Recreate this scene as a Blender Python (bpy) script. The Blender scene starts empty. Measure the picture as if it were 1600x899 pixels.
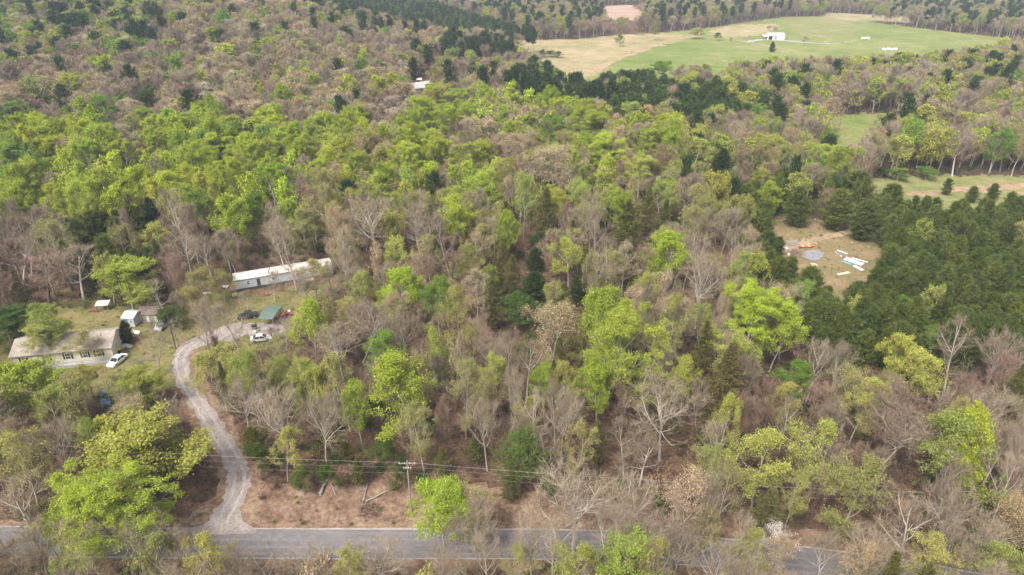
import bpy, math, random
import numpy as np
from mathutils import Vector, Matrix

random.seed(7)
rng = np.random.default_rng(7)
C = bpy.context.scene.collection
SC = bpy.context.scene
R = math.radians

# ------------------------------------------------------------------ camera
CAM_H, PITCH, F = 80.0, R(26.8), 1067.0
cam_d = bpy.data.cameras.new('camera')
cam_d.sensor_width = 36.0
cam_d.lens = 36.0 * F / 1600.0
cam_d.clip_start, cam_d.clip_end = 0.5, 9000.0
cam = bpy.data.objects.new('camera', cam_d)
cam.location = (0, 0, CAM_H)
cam.rotation_euler = (R(90) - PITCH, 0, 0)
C.objects.link(cam)
SC.camera = cam

# ------------------------------------------------------------------ sky and sun (bright overcast)
SUN_EL, SUN_AZ = R(52), R(215)          # azimuth clockwise from +Y
wd = bpy.data.worlds.new('World'); SC.world = wd; wd.use_nodes = True
nt = wd.node_tree; bg = nt.nodes['Background']
sky = nt.nodes.new('ShaderNodeTexSky'); sky.sky_type = 'NISHITA'; sky.sun_disc = False
sky.sun_elevation = SUN_EL; sky.sun_rotation = SUN_AZ
sky.air_density = 1.0; sky.dust_density = 4.0; sky.ozone_density = 0.6
hs = nt.nodes.new('ShaderNodeHueSaturation'); hs.inputs['Saturation'].default_value = 0.35
nt.links.new(sky.outputs[0], hs.inputs['Color']); nt.links.new(hs.outputs[0], bg.inputs[0]); bg.inputs[1].default_value = 0.14
sl = bpy.data.lights.new('sun', 'SUN'); sl.energy = 1.9; sl.angle = R(20); sl.color = (1.0, 0.94, 0.86)
so = bpy.data.objects.new('sun', sl); C.objects.link(so)
sd = Vector((math.sin(SUN_AZ) * math.cos(SUN_EL), math.cos(SUN_AZ) * math.cos(SUN_EL), math.sin(SUN_EL)))
so.rotation_euler = sd.to_track_quat('Z', 'Y').to_euler(); so.location = (0, 0, 300)

vs = SC.view_settings
vs.view_transform = 'Standard'; vs.look = 'None'; vs.gamma = 1.0; vs.use_curve_mapping = False
vs.exposure = 1.12
cy = SC.cycles
cy.max_bounces = 5; cy.diffuse_bounces = 2; cy.glossy_bounces = 1; cy.transmission_bounces = 3
cy.volume_bounces = 0; cy.transparent_max_bounces = 4; cy.caustics_reflective = False; cy.caustics_refractive = False
cy.use_denoising = True; cy.denoiser = "OPENIMAGEDENOISE"; cy.denoising_input_passes = "RGB_ALBEDO_NORMAL"; cy.denoising_prefilter = "ACCURATE"
cy.use_adaptive_sampling = True; cy.adaptive_threshold = 0.01
SC.render.film_transparent = False

# ------------------------------------------------------------------ picture <-> place
cp, sp = math.cos(PITCH), math.sin(PITCH)
def sstep(t):
    t = np.clip(t, 0, 1); return t * t * (3 - 2 * t)
def T(x, y):
    """terrain height"""
    x = np.asarray(x, float); y = np.asarray(y, float)
    r = x / np.maximum(y, 60)
    L = sstep((0.06 - r) / 0.66)
    h = 46 * L * sstep((y - 290) / 450)
    h = h + 60 * sstep((y - 1500) / 1500)
    return h
def proj(x, y, z):
    dz = z - CAM_H
    d = y * cp - dz * sp
    u = y * sp + dz * cp
    d = np.maximum(d, 1e-3)
    return 800 + F * x / d, 449.5 - F * u / d, d
def at(px, py, h=0.0):
    """point at height h over the terrain seen at a place of the photograph"""
    a, b = (px - 800) / F, (449.5 - py) / F
    dx, dy, dz = a, cp + b * sp, -sp + b * cp
    z = 0.0
    for _ in range(60):
        t = (z + h - CAM_H) / min(dz, -0.004)
        t = min(t, 2500)
        x, y = dx * t, dy * t
        zn = float(T(x, y))
        if abs(zn - z) < 0.02: break
        z = z * 0.5 + zn * 0.5
    return x, y, z
def gp(px, py, h=0.0):
    x, y, z = at(px, py, h); return (x, y)

# ------------------------------------------------------------------ materials
def mat(name, col, rough=0.85, spec=0.2, metal=0.0):
    m = bpy.data.materials.new(name); m.use_nodes = True
    b = m.node_tree.nodes['Principled BSDF']
    b.inputs['Base Color'].default_value = (*col, 1); b.inputs['Roughness'].default_value = rough
    b.inputs['Specular IOR Level'].default_value = spec; b.inputs['Metallic'].default_value = metal
    return m
def N(m, t, **kw):
    n = m.node_tree.nodes.new(t)
    for k, v in kw.items():
        if k in n.inputs: n.inputs[k].default_value = v
        else: setattr(n, k, v)
    return n
def L(m, a, b): m.node_tree.links.new(a, b)
def ramp(m, fac, stops):
    n = m.node_tree.nodes.new('ShaderNodeValToRGB'); cr = n.color_ramp
    while len(cr.elements) < len(stops): cr.elements.new(0.5)
    for e, (p, c) in zip(cr.elements, stops): e.position = p; e.color = (*c, 1)
    L(m, fac, n.inputs[0]); return n.outputs[0]
def mix(m, fac, a, b, mode='MIX'):
    n = m.node_tree.nodes.new('ShaderNodeMix'); n.data_type = 'RGBA'; n.blend_type = mode
    for s, v in ((n.inputs[0], fac), (n.inputs[6], a), (n.inputs[7], b)):
        if hasattr(v, 'links'): L(m, v, s)
        elif isinstance(v, (int, float)): s.default_value = v
        else: s.default_value = (*v, 1)
    return n.outputs[2]
def noise(m, scale, detail=4, rough=0.6, vec=None, dist=0.0):
    n = N(m, 'ShaderNodeTexNoise'); n.inputs['Scale'].default_value = scale; n.inputs['Detail'].default_value = detail
    n.inputs['Roughness'].default_value = rough; n.inputs['Distortion'].default_value = dist
    if vec is not None: L(m, vec, n.inputs['Vector'])
    return n.outputs[0]
def pos(m): return N(m, 'ShaderNodeNewGeometry').outputs['Position']
def bsdf(m): return m.node_tree.nodes['Principled BSDF']
def bump(m, h, strength, dist=0.1):
    n = N(m, 'ShaderNodeBump'); n.inputs['Strength'].default_value = strength; n.inputs['Distance'].default_value = dist
    L(m, h, n.inputs['Height']); L(m, n.outputs[0], bsdf(m).inputs['Normal'])

def ground_mat(name, stops, s1=0.12, s2=1.6, s3=9.0, tint=None):
    m = mat(name, (0.2, 0.13, 0.08), 0.95, 0.05); p = pos(m)
    a = noise(m, s1, 3, 0.6, p); b = noise(m, s2, 5, 0.7, p, 0.4); c = noise(m, s3, 3, 0.7, p)
    mm = N(m, 'ShaderNodeMath', operation='MULTIPLY_ADD'); L(m, a, mm.inputs[0]); mm.inputs[1].default_value = 0.8; mm.inputs[2].default_value = -0.4
    m2 = N(m, 'ShaderNodeMath', operation='MULTIPLY_ADD'); L(m, c, m2.inputs[0]); m2.inputs[1].default_value = 0.9; m2.inputs[2].default_value = -0.45
    s = N(m, 'ShaderNodeMath', operation='ADD'); L(m, mm.outputs[0], s.inputs[0]); L(m, b, s.inputs[1])
    s2_ = N(m, 'ShaderNodeMath', operation='ADD'); L(m, s.outputs[0], s2_.inputs[0]); L(m, m2.outputs[0], s2_.inputs[1])
    L(m, ramp(m, s2_.outputs[0], stops), bsdf(m).inputs['Base Color'])
    bump(m, c, 0.6, 0.2)
    return m
M = {}
M['litter'] = ground_mat('leaf_litter', [(0.2, (0.035, 0.026, 0.018)), (0.42, (0.095, 0.058, 0.037)), (0.6, (0.165, 0.103, 0.068)), (0.8, (0.29, 0.205, 0.14))])
M['verge'] = ground_mat('verge', [(0.2, (0.09, 0.055, 0.038)), (0.45, (0.18, 0.112, 0.077)), (0.62, (0.28, 0.19, 0.13)), (0.85, (0.40, 0.31, 0.22))], 0.25, 1.2, 7)
M['yard'] = ground_mat('yard_grass', [(0.2, (0.07, 0.085, 0.025)), (0.45, (0.15, 0.145, 0.05)), (0.62, (0.24, 0.19, 0.09)), (0.85, (0.30, 0.19, 0.11))], 0.2, 1.1, 7)
M['clearing'] = ground_mat('clearing_ground', [(0.2, (0.10, 0.105, 0.035)), (0.42, (0.185, 0.165, 0.075)), (0.58, (0.245, 0.165, 0.095)), (0.8, (0.34, 0.24, 0.155))], 0.12, 0.8, 5)
M['pasture'] = ground_mat('pasture_grass', [(0.2, (0.10, 0.145, 0.035)), (0.42, (0.155, 0.19, 0.05)), (0.58, (0.20, 0.21, 0.075)), (0.8, (0.29, 0.26, 0.13))], 0.012, 0.07, 0.5)
M['dry'] = ground_mat('dry_grass', [(0.2, (0.17, 0.17, 0.07)), (0.42, (0.26, 0.22, 0.11)), (0.6, (0.34, 0.27, 0.16)), (0.85, (0.42, 0.33, 0.22))], 0.02, 0.09, 0.6)
M['dirt'] = ground_mat('bare_dirt', [(0.2, (0.21, 0.135, 0.08)), (0.5, (0.32, 0.225, 0.14)), (0.8, (0.42, 0.33, 0.23))], 0.05, 0.4, 3)
M['gravel'] = ground_mat('gravel', [(0.2, (0.16, 0.13, 0.115)), (0.45, (0.28, 0.235, 0.21)), (0.65, (0.37, 0.32, 0.29)), (0.85, (0.46, 0.41, 0.375))], 0.3, 2.2, 14)
M['track'] = ground_mat('wheel_track', [(0.2, (0.25, 0.22, 0.20)), (0.5, (0.36, 0.32, 0.30)), (0.8, (0.48, 0.44, 0.41))], 0.4, 2.5, 14)
M['asphalt'] = ground_mat('asphalt', [(0.2, (0.135, 0.122, 0.122)), (0.5, (0.185, 0.168, 0.168)), (0.8, (0.24, 0.222, 0.218))], 0.08, 0.9, 12)
M['concrete'] = ground_mat('concrete', [(0.2, (0.26, 0.25, 0.25)), (0.5, (0.36, 0.35, 0.35)), (0.8, (0.46, 0.44, 0.43))], 0.3, 1.5, 8)

def leaf_mat(name, trans=0.24, jitter=0.35, tinted=False):
    m = bpy.data.materials.new(name); m.use_nodes = True; n = m.node_tree.nodes; n.remove(n['Principled BSDF'])
    oi = N(m, 'ShaderNodeObjectInfo'); g = N(m, 'ShaderNodeNewGeometry')
    # leaf to leaf difference and a slow drift through the crown
    hsv = N(m, 'ShaderNodeHueSaturation')
    def rng_(src, lo, hi):
        r = N(m, 'ShaderNodeMapRange'); L(m, src, r.inputs[0]); r.inputs[3].default_value = lo; r.inputs[4].default_value = hi; return r.outputs[0]
    L(m, rng_(oi.outputs['Random'], 0.488, 0.512), hsv.inputs['Hue'])
    v1 = rng_(g.outputs['Random Per Island'], 1 - jitter, 1 + jitter)
    tc = N(m, 'ShaderNodeTexCoord'); v2 = rng_(noise(m, 0.35, 2, 0.5, tc.outputs['Object']), 0.72, 1.28)
    mu = N(m, 'ShaderNodeMath', operation='MULTIPLY'); L(m, v1, mu.inputs[0]); L(m, v2, mu.inputs[1])
    mu2 = N(m, 'ShaderNodeMath', operation='MULTIPLY'); L(m, mu.outputs[0], mu2.inputs[0]); L(m, rng_(oi.outputs['Random'], 1.12, 0.86), mu2.inputs[1])
    L(m, mu2.outputs[0], hsv.inputs['Value'])
    if tinted:
        at_ = N(m, 'ShaderNodeAttribute'); at_.attribute_type = 'INSTANCER'; at_.attribute_name = 'tint'; L(m, at_.outputs['Color'], hsv.inputs['Color'])
    else: L(m, oi.outputs['Color'], hsv.inputs['Color'])
    d = N(m, 'ShaderNodeBsdfDiffuse'); t = N(m, 'ShaderNodeBsdfTranslucent'); L(m, hsv.outputs[0], d.inputs[0]); L(m, hsv.outputs[0], t.inputs[0])
    ms = N(m, 'ShaderNodeMixShader'); ms.inputs[0].default_value = trans; L(m, d.outputs[0], ms.inputs[1]); L(m, t.outputs[0], ms.inputs[2])
    L(m, ms.outputs[0], n['Material Output'].inputs[0])
    return m
M['leaf'] = leaf_mat('leaves'); M['needle'] = leaf_mat('needles', 0.15, 0.5)
M['leaf_mass'] = leaf_mat('leaves_of_the_mass', tinted=True); M['needle_mass'] = leaf_mat('needles_of_the_mass', 0.15, 0.5, True)
def bark_mat(name, a, b):
    m = mat(name, a, 0.9, 0.1); tc = N(m, 'ShaderNodeTexCoord'); oi = N(m, 'ShaderNodeObjectInfo')
    nz = noise(m, 1.3, 4, 0.6, tc.outputs['Object'])
    c = mix(m, nz, a, b)
    r = N(m, 'ShaderNodeMapRange'); L(m, oi.outputs['Random'], r.inputs[0]); r.inputs[3].default_value = 0.75; r.inputs[4].default_value = 1.25
    L(m, mix(m, 1.0, c, r.outputs[0], 'MULTIPLY'), bsdf(m).inputs['Base Color'])
    return m
M['bark_pale'] = bark_mat('pale_bark', (0.30, 0.265, 0.22), (0.52, 0.475, 0.41))
M['bark_grey'] = bark_mat('grey_bark', (0.26, 0.225, 0.19), (0.48, 0.435, 0.38))
M['bark_brown'] = bark_mat('brown_bark', (0.10, 0.065, 0.05), (0.19, 0.13, 0.10))
M['bark_pine'] = bark_mat('pine_bark', (0.09, 0.06, 0.045), (0.17, 0.11, 0.08))
M['twig_grey'] = bark_mat('grey_twigs', (0.20, 0.155, 0.105), (0.35, 0.285, 0.205))
M['twig_rust'] = bark_mat('russet_twigs', (0.17, 0.11, 0.08), (0.31, 0.215, 0.16))

M['brush'] = bark_mat('brush_stems', (0.085, 0.062, 0.045), (0.17, 0.125, 0.09))  # brown stems, coloured extra dark to deepen the shade between the trees
# ------------------------------------------------------------------ mesh helpers
def mesh_np(name, V, faces_list, mats, midx=None, smooth=False):
    """faces_list: list of (k, array n x k)"""
    me = bpy.data.meshes.new(name)
    V = np.asarray(V, np.float32)
    loops = []; starts = []; s = 0; tot = []
    for fa in faces_list:
        fa = np.asarray(fa, np.int32)
        if len(fa) == 0: continue
        k = fa.shape[1]; loops.append(fa.ravel()); n = fa.shape[0]
        starts.append(s + np.arange(n) * k); s += n * k; tot.append(np.full(n, k))
    lp = np.concatenate(loops); st = np.concatenate(starts)
    me.vertices.add(len(V)); me.vertices.foreach_set('co', V.ravel())
    me.loops.add(len(lp)); me.loops.foreach_set('vertex_index', lp.astype(np.int32))
    me.polygons.add(len(st)); me.polygons.foreach_set('loop_start', st.astype(np.int32))
    if midx is not None: me.polygons.foreach_set('material_index', np.asarray(midx, np.int32))
    if smooth: me.polygons.foreach_set('use_smooth', np.ones(len(st), bool))
    for m in mats: me.materials.append(m)
    me.update(calc_edges=True); me.validate()
    return me
def frames(D):
    D = D / np.maximum(np.linalg.norm(D, axis=1, keepdims=True), 1e-9)
    A = np.where(np.abs(D[:, 2:3]) < 0.9, np.array([[0, 0, 1.0]]), np.array([[1.0, 0, 0]]))
    U = np.cross(D, A); U /= np.maximum(np.linalg.norm(U, axis=1, keepdims=True), 1e-9)
    return D, U, np.cross(D, U)
def tubes(P0, P1, R0, R1, n):
    D, U, W = frames(P1 - P0); k = len(P0)
    a = np.arange(n) * 2 * math.pi / n
    ring = np.cos(a)[None, :, None] * U[:, None, :] + np.sin(a)[None, :, None] * W[:, None, :]
    V = np.concatenate([P0[:, None, :] + ring * R0[:, None, None], P1[:, None, :] + ring * R1[:, None, None]], 1).reshape(-1, 3)
    base = (np.arange(k) * 2 * n)[:, None]
    i = np.arange(n); j = (i + 1) % n
    f = np.stack([base + i, base + j, base + n + j, base + n + i], -1).reshape(-1, 4)
    return V, f
def ribbons(P0, P1, w):
    """thin flat twigs: one tapering triangle each"""
    D, U, W = frames(P1 - P0); k = len(P0)
    a = rng.uniform(0, math.pi, k)[:, None]; S = U * np.cos(a) + W * np.sin(a)
    V = np.stack([P0 - S * w[:, None] / 2, P0 + S * w[:, None] / 2, P1], 1).reshape(-1, 3)
    return V, np.arange(k * 3).reshape(-1, 3)
def leaf_quads(P, s, up=0.35):
    k = len(P)
    Nn = rng.normal(size=(k, 3)); Nn[:, 2] = np.abs(Nn[:, 2]) + up
    Nn, U, W = frames(Nn); a = rng.uniform(0, 2 * math.pi, k)[:, None]
    A = U * np.cos(a) + W * np.sin(a); B = -U * np.sin(a) + W * np.cos(a)
    s = (s * rng.uniform(0.6, 1.35, k))[:, None]
    V = np.stack([P - A * s * .5, P + B * s * .34, P + A * s * .5, P - B * s * .34], 1).reshape(-1, 3)
    return V, np.arange(k * 4).reshape(-1, 4)
def join(parts):
    Vs = []; Fs = {3: [], 4: []}; Ms = {3: [], 4: []}; o = 0
    for V, f, mi in parts:
        if len(V) == 0: continue
        k = f.shape[1]; Vs.append(V); Fs[k].append(f + o); Ms[k].append(np.full(len(f), mi)); o += len(V)
    fl = []; mi = []
    for k in (3, 4):
        if Fs[k]: fl.append(np.concatenate(Fs[k])); mi.append(np.concatenate(Ms[k]))
    return np.concatenate(Vs), fl, np.concatenate(mi)

# ------------------------------------------------------------------ tree growth
def rdir(v, ang):
    v = v / np.linalg.norm(v)
    a = rng.normal(size=3); a -= a.dot(v) * v; a /= np.linalg.norm(a)
    return v * math.cos(ang) + a * math.sin(ang)
class Tree: pass
def grow_broad(H=18., W=10., clear=0.38, limbs=7, levels=3, spread=0.75, upright=0.35, lean=0.03, dens=1.0, fork=False, cone=0.0):
    """trunk and limbs of a broadleaf tree inside an egg shaped envelope"""
    seg = []; tips = []
    ctr = np.array([0, 0, H * (clear + (1 - clear) * 0.52)]); rad = np.array([W / 2, W / 2, H * (1 - clear) * 0.52])
    def inside(p):
        k = 1 - cone * np.clip((p[2] / H - clear) / (1 - clear), 0, 1); return (((p - ctr) / (rad * np.array([k, k, 1.0]))) ** 2).sum()
    def branch(p, d, length, r, lev):
        n = 4 if lev < 2 else 3
        pts = [p]; step = length / n
        for i in range(n):
            d = rdir(d, rng.uniform(0.08, 0.3)); d = d + np.array([0, 0, upright * 0.35]); d /= np.linalg.norm(d)
            q = pts[-1] + d * step
            if inside(q) > 1.15 and lev > 0: step *= 0.5; q = pts[-1] + d * step
            r1 = r * (1 - (i + 1) / (n + 0.8))
            seg.append((pts[-1], q, r * (1 - i / (n + 0.8)), max(r1, 0.012), lev)); pts.append(q)
            if lev < levels and i >= 0:
                for _ in range(rng.integers(1, 4) if lev < levels - 1 else rng.integers(1, 3)):
                    if rng.random() < dens:
                        t = rng.random(); pp = pts[-2] * (1 - t) + pts[-1] * t
                        branch(pp, rdir(d, rng.uniform(0.5, 1.05)), length * rng.uniform(0.42, 0.66), r * 0.5 * (1 - 0.6 * i / n), lev + 1)
        tips.append((pts[-1], d, lev))
        if lev == levels: tips.append((pts[-2], d, lev))
    r0 = H * 0.0125
    p = np.zeros(3); d = np.array([rng.normal() * lean, rng.normal() * lean, 1.]); n = 9
    top = H * (0.62 if fork else 0.9); pts = [p]
    for i in range(n):
        d = rdir(d, rng.uniform(0, 0.09)); d[2] += 0.08; d /= np.linalg.norm(d)
        q = pts[-1] + d * top / n
        seg.append((pts[-1], q, r0 * (1.25 if i == 0 else 1) * (1 - i / n * 0.82), r0 * (1 - (i + 1) / n * 0.82), 0)); pts.append(q)
    tips.append((pts[-1], d, 1))
    for k in range(limbs):
        t = clear * 0.8 + (0.9 - clear * 0.8) * (k + rng.random()) / limbs
        if fork: t = 0.36 + 0.26 * (k + rng.random()) / limbs
        z = t * H; f = min(z / top, 0.999) * n; i = int(f); pp = pts[i] * (1 - (f - i)) + pts[i + 1] * (f - i)
        az = k * 2.4 + rng.uniform(-0.5, 0.5); rel = (z - H * clear) / (H * (1 - clear))
        el = R(18) + rel * R(45) + upright * 0.6
        if fork: el = R(rng.uniform(50, 78))
        dd = np.array([math.cos(az) * math.cos(el), math.sin(az) * math.cos(el), math.sin(el)])
        ln = W / 2 * spread * (1.15 - (0.55 + 0.4 * cone) * max(rel, 0)) * rng.uniform(0.85, 1.2) / max(math.cos(el), 0.55)
        if fork: ln = (H - z) * rng.uniform(0.75, 1.0)
        branch(pp, dd, ln, r0 * (0.62 if fork else 0.42) * (1 - 0.4 * t), 1)
    t = Tree(); t.H, t.W = H, W
    t.P0 = np.array([s[0] for s in seg]); t.P1 = np.array([s[1] for s in seg]); t.R0 = np.array([s[2] for s in seg]); t.R1 = np.array([s[3] for s in seg])
    t.lev = np.array([s[4] for s in seg]); t.tip = np.array([q[0] for q in tips]); t.tdir = np.array([q[1] for q in tips])
    return t
def fit(t, W=10.0, H=18.0):
    """scale the tree so that its crown is W wide and H high"""
    r = np.percentile(np.abs(t.tip[:, :2]), 96); s = np.array([W / 2 / r, W / 2 / r, H / (np.percentile(t.tip[:, 2], 99) + 0.3)])
    t.P0 *= s; t.P1 *= s; t.tip *= s
def twigs(t, per, length, w):
    k = len(t.tip); idx = np.repeat(np.arange(k), per); P0 = t.tip[idx] - t.tdir[idx] * rng.uniform(0, length * 1.2, len(idx))[:, None]
    D = t.tdir[idx] * 0.8 + rng.normal(size=(len(idx), 3)) * 0.55; D[:, 2] += 0.25
    D /= np.linalg.norm(D, axis=1, keepdims=True)
    P1 = P0 + D * (length * rng.uniform(0.5, 1.3, len(idx)))[:, None]
    return P0, P1, ribbons(P0, P1, np.full(len(idx), w) * rng.uniform(0.6, 1.3, len(idx)))
def broad_mesh(name, t, bark, twig, leaf=None, nleaf=0, lsize=0.3, lspread=0.7, tw=(3, 1.2, 0.05), thin=1.0, split=True, lod=0):
    """returns (trunk mesh, crown mesh) or a single mesh when split is False"""
    big = t.R0 > (0.035 if lod == 0 else 0.07)
    a = tubes(t.P0[big], t.P1[big], t.R0[big] * thin, t.R1[big] * thin, 5 if lod == 0 else 3)
    sm = ~big
    if lod == 2: sm = sm & (rng.random(len(sm)) < 0.4)
    b = ribbons(t.P0[sm], t.P1[sm] + (t.P1[sm] - t.P0[sm]) * 0.3, np.maximum(t.R0[sm] * 2.4 * thin, 0.05))
    P0, P1, c = twigs(t, *tw)
    lv = None
    if nleaf:
        k = len(t.tip); z = t.tip[:, 2] / t.H
        idx = rng.integers(0, len(P1), nleaf)
        P = P1[idx] * 0.6 + P0[idx] * 0.4 + rng.normal(size=(nleaf, 3)) * lspread * np.array([1, 1, 0.75])
        lv = leaf_quads(P, lsize)
    if split:
        tr = mesh_np(name + '_trunk', *((lambda j: (j[0], j[1], [bark, twig], j[2]))(join([(a[0], a[1], 0), (b[0], b[1], 1)]))))
        if lv is not None: j = join([(c[0], c[1], 1), (lv[0], lv[1], 0)]); cr = mesh_np(name + '_crown', j[0], j[1], [leaf, twig], j[2])
        else: j = join([(c[0], c[1], 0)]); cr = mesh_np(name + '_crown', j[0], j[1], [twig], j[2])
        return tr, cr
    parts = [(a[0], a[1], 1), (b[0], b[1], 2), (c[0], c[1], 2)]
    if lv is not None: parts.append((lv[0], lv[1], 0))
    j = join(parts); return mesh_np(name, j[0], j[1], [leaf or twig, bark, twig], j[2])

def pine_mesh(name, H, W, clear, nb, per, blades, blen, bw, kind='pine', split=True):
    """whorled branches carrying starry needle tufts"""
    n = 8; z = np.linspace(0, H * 0.97, n + 1); off = np.cumsum(rng.normal(size=(n + 1, 2)) * 0.03 * H / n, 0)
    P = np.column_stack([off, z]); P[0] = 0
    r = 0.0105 * H * (1 - np.linspace(0, 1, n + 1) * 0.9)
    tr = [tubes(P[:-1], P[1:], r[:-1], r[1:], 6)]
    S0, S1, SR, C0, CD = [], [], [], [], []
    for k in range(nb):
        t = clear + (0.99 - clear) * ((k + rng.random()) / nb)
        rel = (t - clear) / (1 - clear)
        if kind == 'pine': env = (1 - rel ** 2.3) ** 0.6 * min(1, 0.5 + rel * 2.2) * rng.uniform(.72, 1.12)
        elif kind == 'hemlock': env = (1 - rel ** 1.4) * min(1, 0.5 + rel * 2.5) * rng.uniform(.6, 1.2)
        elif kind == 'tallpine': env = math.sqrt(max(0.02, 1 - (2 * rel - 0.9) ** 2)) * rng.uniform(0.6, 1.1)
        else: env = (1 - rel ** 1.9) ** 0.8 * min(1, 0.6 + rel * 3) * rng.uniform(.75, 1.15)
        ln = W / 2 * max(env, 0.07) * rng.uniform(0.72, 1.15)
        az = k * 2.399 + rng.uniform(-0.3, 0.3); el = R(rng.uniform(-5, 20)) + rel * R(32) - (R(14) if kind == 'hemlock' else 0)
        zz = t * H * 0.97; cx_, cy_ = np.interp(zz, z, off[:, 0]), np.interp(zz, z, off[:, 1])
        p = np.array([cx_, cy_, zz]); d = np.array([math.cos(az) * math.cos(el), math.sin(az) * math.cos(el), math.sin(el)])
        q = p + d * ln; q[2] += ln * 0.12
        S0.append(p); S1.append(q); SR.append(0.012 + 0.012 * ln)
        for j in range(per):
            s = 0.25 + 0.75 * (j + rng.random()) / per
            side = np.cross(d, [0, 0, 1.]); side /= np.linalg.norm(side)
            w = ln * 0.30 * rng.uniform(-1, 1) * (1.15 - s * 0.6)
            c = p + (q - p) * s + side * w + np.array([0, 0, rng.uniform(-0.1, 0.2)])
            C0.append(c); dd = d * 0.7 + side * np.sign(w) * 0.4 + np.array([0, 0, 0.7 if kind != 'hemlock' else 0.15]); CD.append(dd / np.linalg.norm(dd))
    S0, S1, SR = map(np.array, (S0, S1, SR)); C0, CD = np.array(C0), np.array(CD)
    tr.append(tubes(S0, S1, SR, SR * 0.3, 3))
    idx = np.repeat(np.arange(len(C0)), blades)
    D = CD[idx] * 0.75 + rng.normal(size=(len(idx), 3)) * 0.6; D /= np.linalg.norm(D, axis=1, keepdims=True)
    B0 = C0[idx] + rng.normal(size=(len(idx), 3)) * blen * 0.22; B1 = B0 + D * (blen * rng.uniform(0.6, 1.2, len(idx)))[:, None]
    nd = ribbons(B0, B1, bw * rng.uniform(0.7, 1.3, len(idx)))
    if split:
        j = join([(v, f, 0) for v, f in tr]); a = mesh_np(name + '_trunk', j[0], j[1], [M['bark_pine']], j[2])
        j = join([(nd[0], nd[1], 0)]); b = mesh_np(name + '_crown', j[0], j[1], [M['needle']], j[2]); return a, b
    j = join([(v, f, 1) for v, f in tr] + [(nd[0], nd[1], 0)]); return mesh_np(name, j[0], j[1], [M['needle'], M['bark_pine']], j[2])

# prototypes.  family -> list of dicts {near:(trunk,crown), far:mesh}
# every prototype is 18 high and 10 wide before scaling
PH, PW = 18.0, 10.0
FAM = {}
def add_family(fam, count, gkw, bark, twig, near, far):
    out = []
    for i in range(count):
        g = dict(gkw); g['clear'] *= rng.uniform(.75, 1.25); g['limbs'] = int(g['limbs'] + rng.integers(-1, 3)); g['upright'] = g.get('upright', .35) * rng.uniform(.7, 1.4); g['lean'] = rng.uniform(.02, .1)
        t = grow_broad(**g); fit(t)
        out.append({'near': broad_mesh(f'{fam}_{i}', t, M[bark], M[twig], **near),
                    'far': broad_mesh(f'{fam}_{i}_far', t, M[bark], M[twig], split=False, **far)})
    FAM[fam] = out
L_ = M['leaf']
add_family('full', 9, dict(clear=0.30, limbs=8, levels=3, spread=0.85, dens=0.85, upright=.5), 'bark_grey', 'twig_grey',
           dict(leaf=L_, nleaf=20000, lsize=0.26, lspread=0.30, tw=(4, 1.0, 0.05)), dict(leaf=L_, nleaf=3600, lsize=0.58, lspread=0.34, tw=(1, 1.2, 0.08), lod=2))
add_family('poplar', 8, dict(clear=0.26, limbs=12, levels=3, spread=0.9, dens=0.8, upright=.6, cone=.75), 'bark_grey', 'twig_grey',
           dict(leaf=L_, nleaf=19000, lsize=0.26, lspread=0.34, tw=(3, 1.0, 0.05)), dict(leaf=L_, nleaf=3600, lsize=0.56, lspread=0.34, tw=(1, 1.2, 0.08), lod=2))
add_family('grand', 4, dict(clear=0.28, limbs=12, levels=4, spread=0.85, dens=0.5, upright=.5), 'bark_grey', 'twig_grey',
           dict(leaf=L_, nleaf=52000, lsize=0.145, lspread=0.20, tw=(3, .6, 0.03)), dict(leaf=L_, nleaf=3600, lsize=0.56, lspread=0.34, tw=(1, 1.2, 0.08), lod=2))
add_family('airy', 7, dict(clear=0.34, limbs=7, levels=3, spread=0.85, dens=0.8, upright=0.5), 'bark_grey', 'twig_grey',
           dict(leaf=L_, nleaf=10500, lsize=0.24, lspread=0.28, tw=(5, 1.2, 0.045)), dict(leaf=L_, nleaf=2200, lsize=0.5, lspread=0.36, tw=(2, 1.5, 0.10), lod=2))
add_family('bud', 7, dict(clear=0.34, limbs=7, levels=3, spread=0.8, dens=0.85, upright=0.55), 'bark_grey', 'twig_grey',
           dict(leaf=L_, nleaf=6500, lsize=0.19, lspread=0.26, tw=(7, 1.2, 0.042)), dict(leaf=L_, nleaf=1700, lsize=0.42, lspread=0.36, tw=(3, 1.6, 0.10), lod=2))
add_family('bare', 6, dict(clear=0.38, limbs=7, levels=3, spread=0.85, dens=0.9, upright=0.6), 'bark_grey', 'twig_grey',
           dict(tw=(5, 1.3, 0.038), thin=1.5), dict(tw=(6, 1.7, 0.095), thin=1.7, lod=2))
add_family('white', 7, dict(clear=0.30, limbs=7, levels=3, spread=0.9, dens=1.1, upright=0.5, fork=True), 'bark_pale', 'twig_grey',
           dict(tw=(5, 1.4, 0.04), thin=1.0), dict(tw=(6, 1.8, 0.10), thin=1.3, lod=2))
add_family('rust', 5, dict(clear=0.34, limbs=7, levels=3, spread=0.85, dens=0.9, upright=0.6), 'bark_brown', 'twig_rust',
           dict(tw=(5, 1.3, 0.038), thin=1.5), dict(tw=(6, 1.7, 0.095), thin=1.7, lod=2))
def pines(fam, n, H, W, clear, nb, per, bl, blen, bw, kind, fb):
    FAM[fam] = [{'near': pine_mesh(f'{fam}_{i}', H, W, clear, nb, per, bl, blen, bw, kind),
                 'far': pine_mesh(f'{fam}_{i}_far', H, W, clear, fb[0], fb[1], fb[2], fb[3], fb[4], kind, False)} for i in range(n)]
pines('pine', 5, PH, PW, 0.10, 120, 9, 9, 1.15, 0.19, 'pine', (55, 6, 6, 1.6, 0.40))
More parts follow.
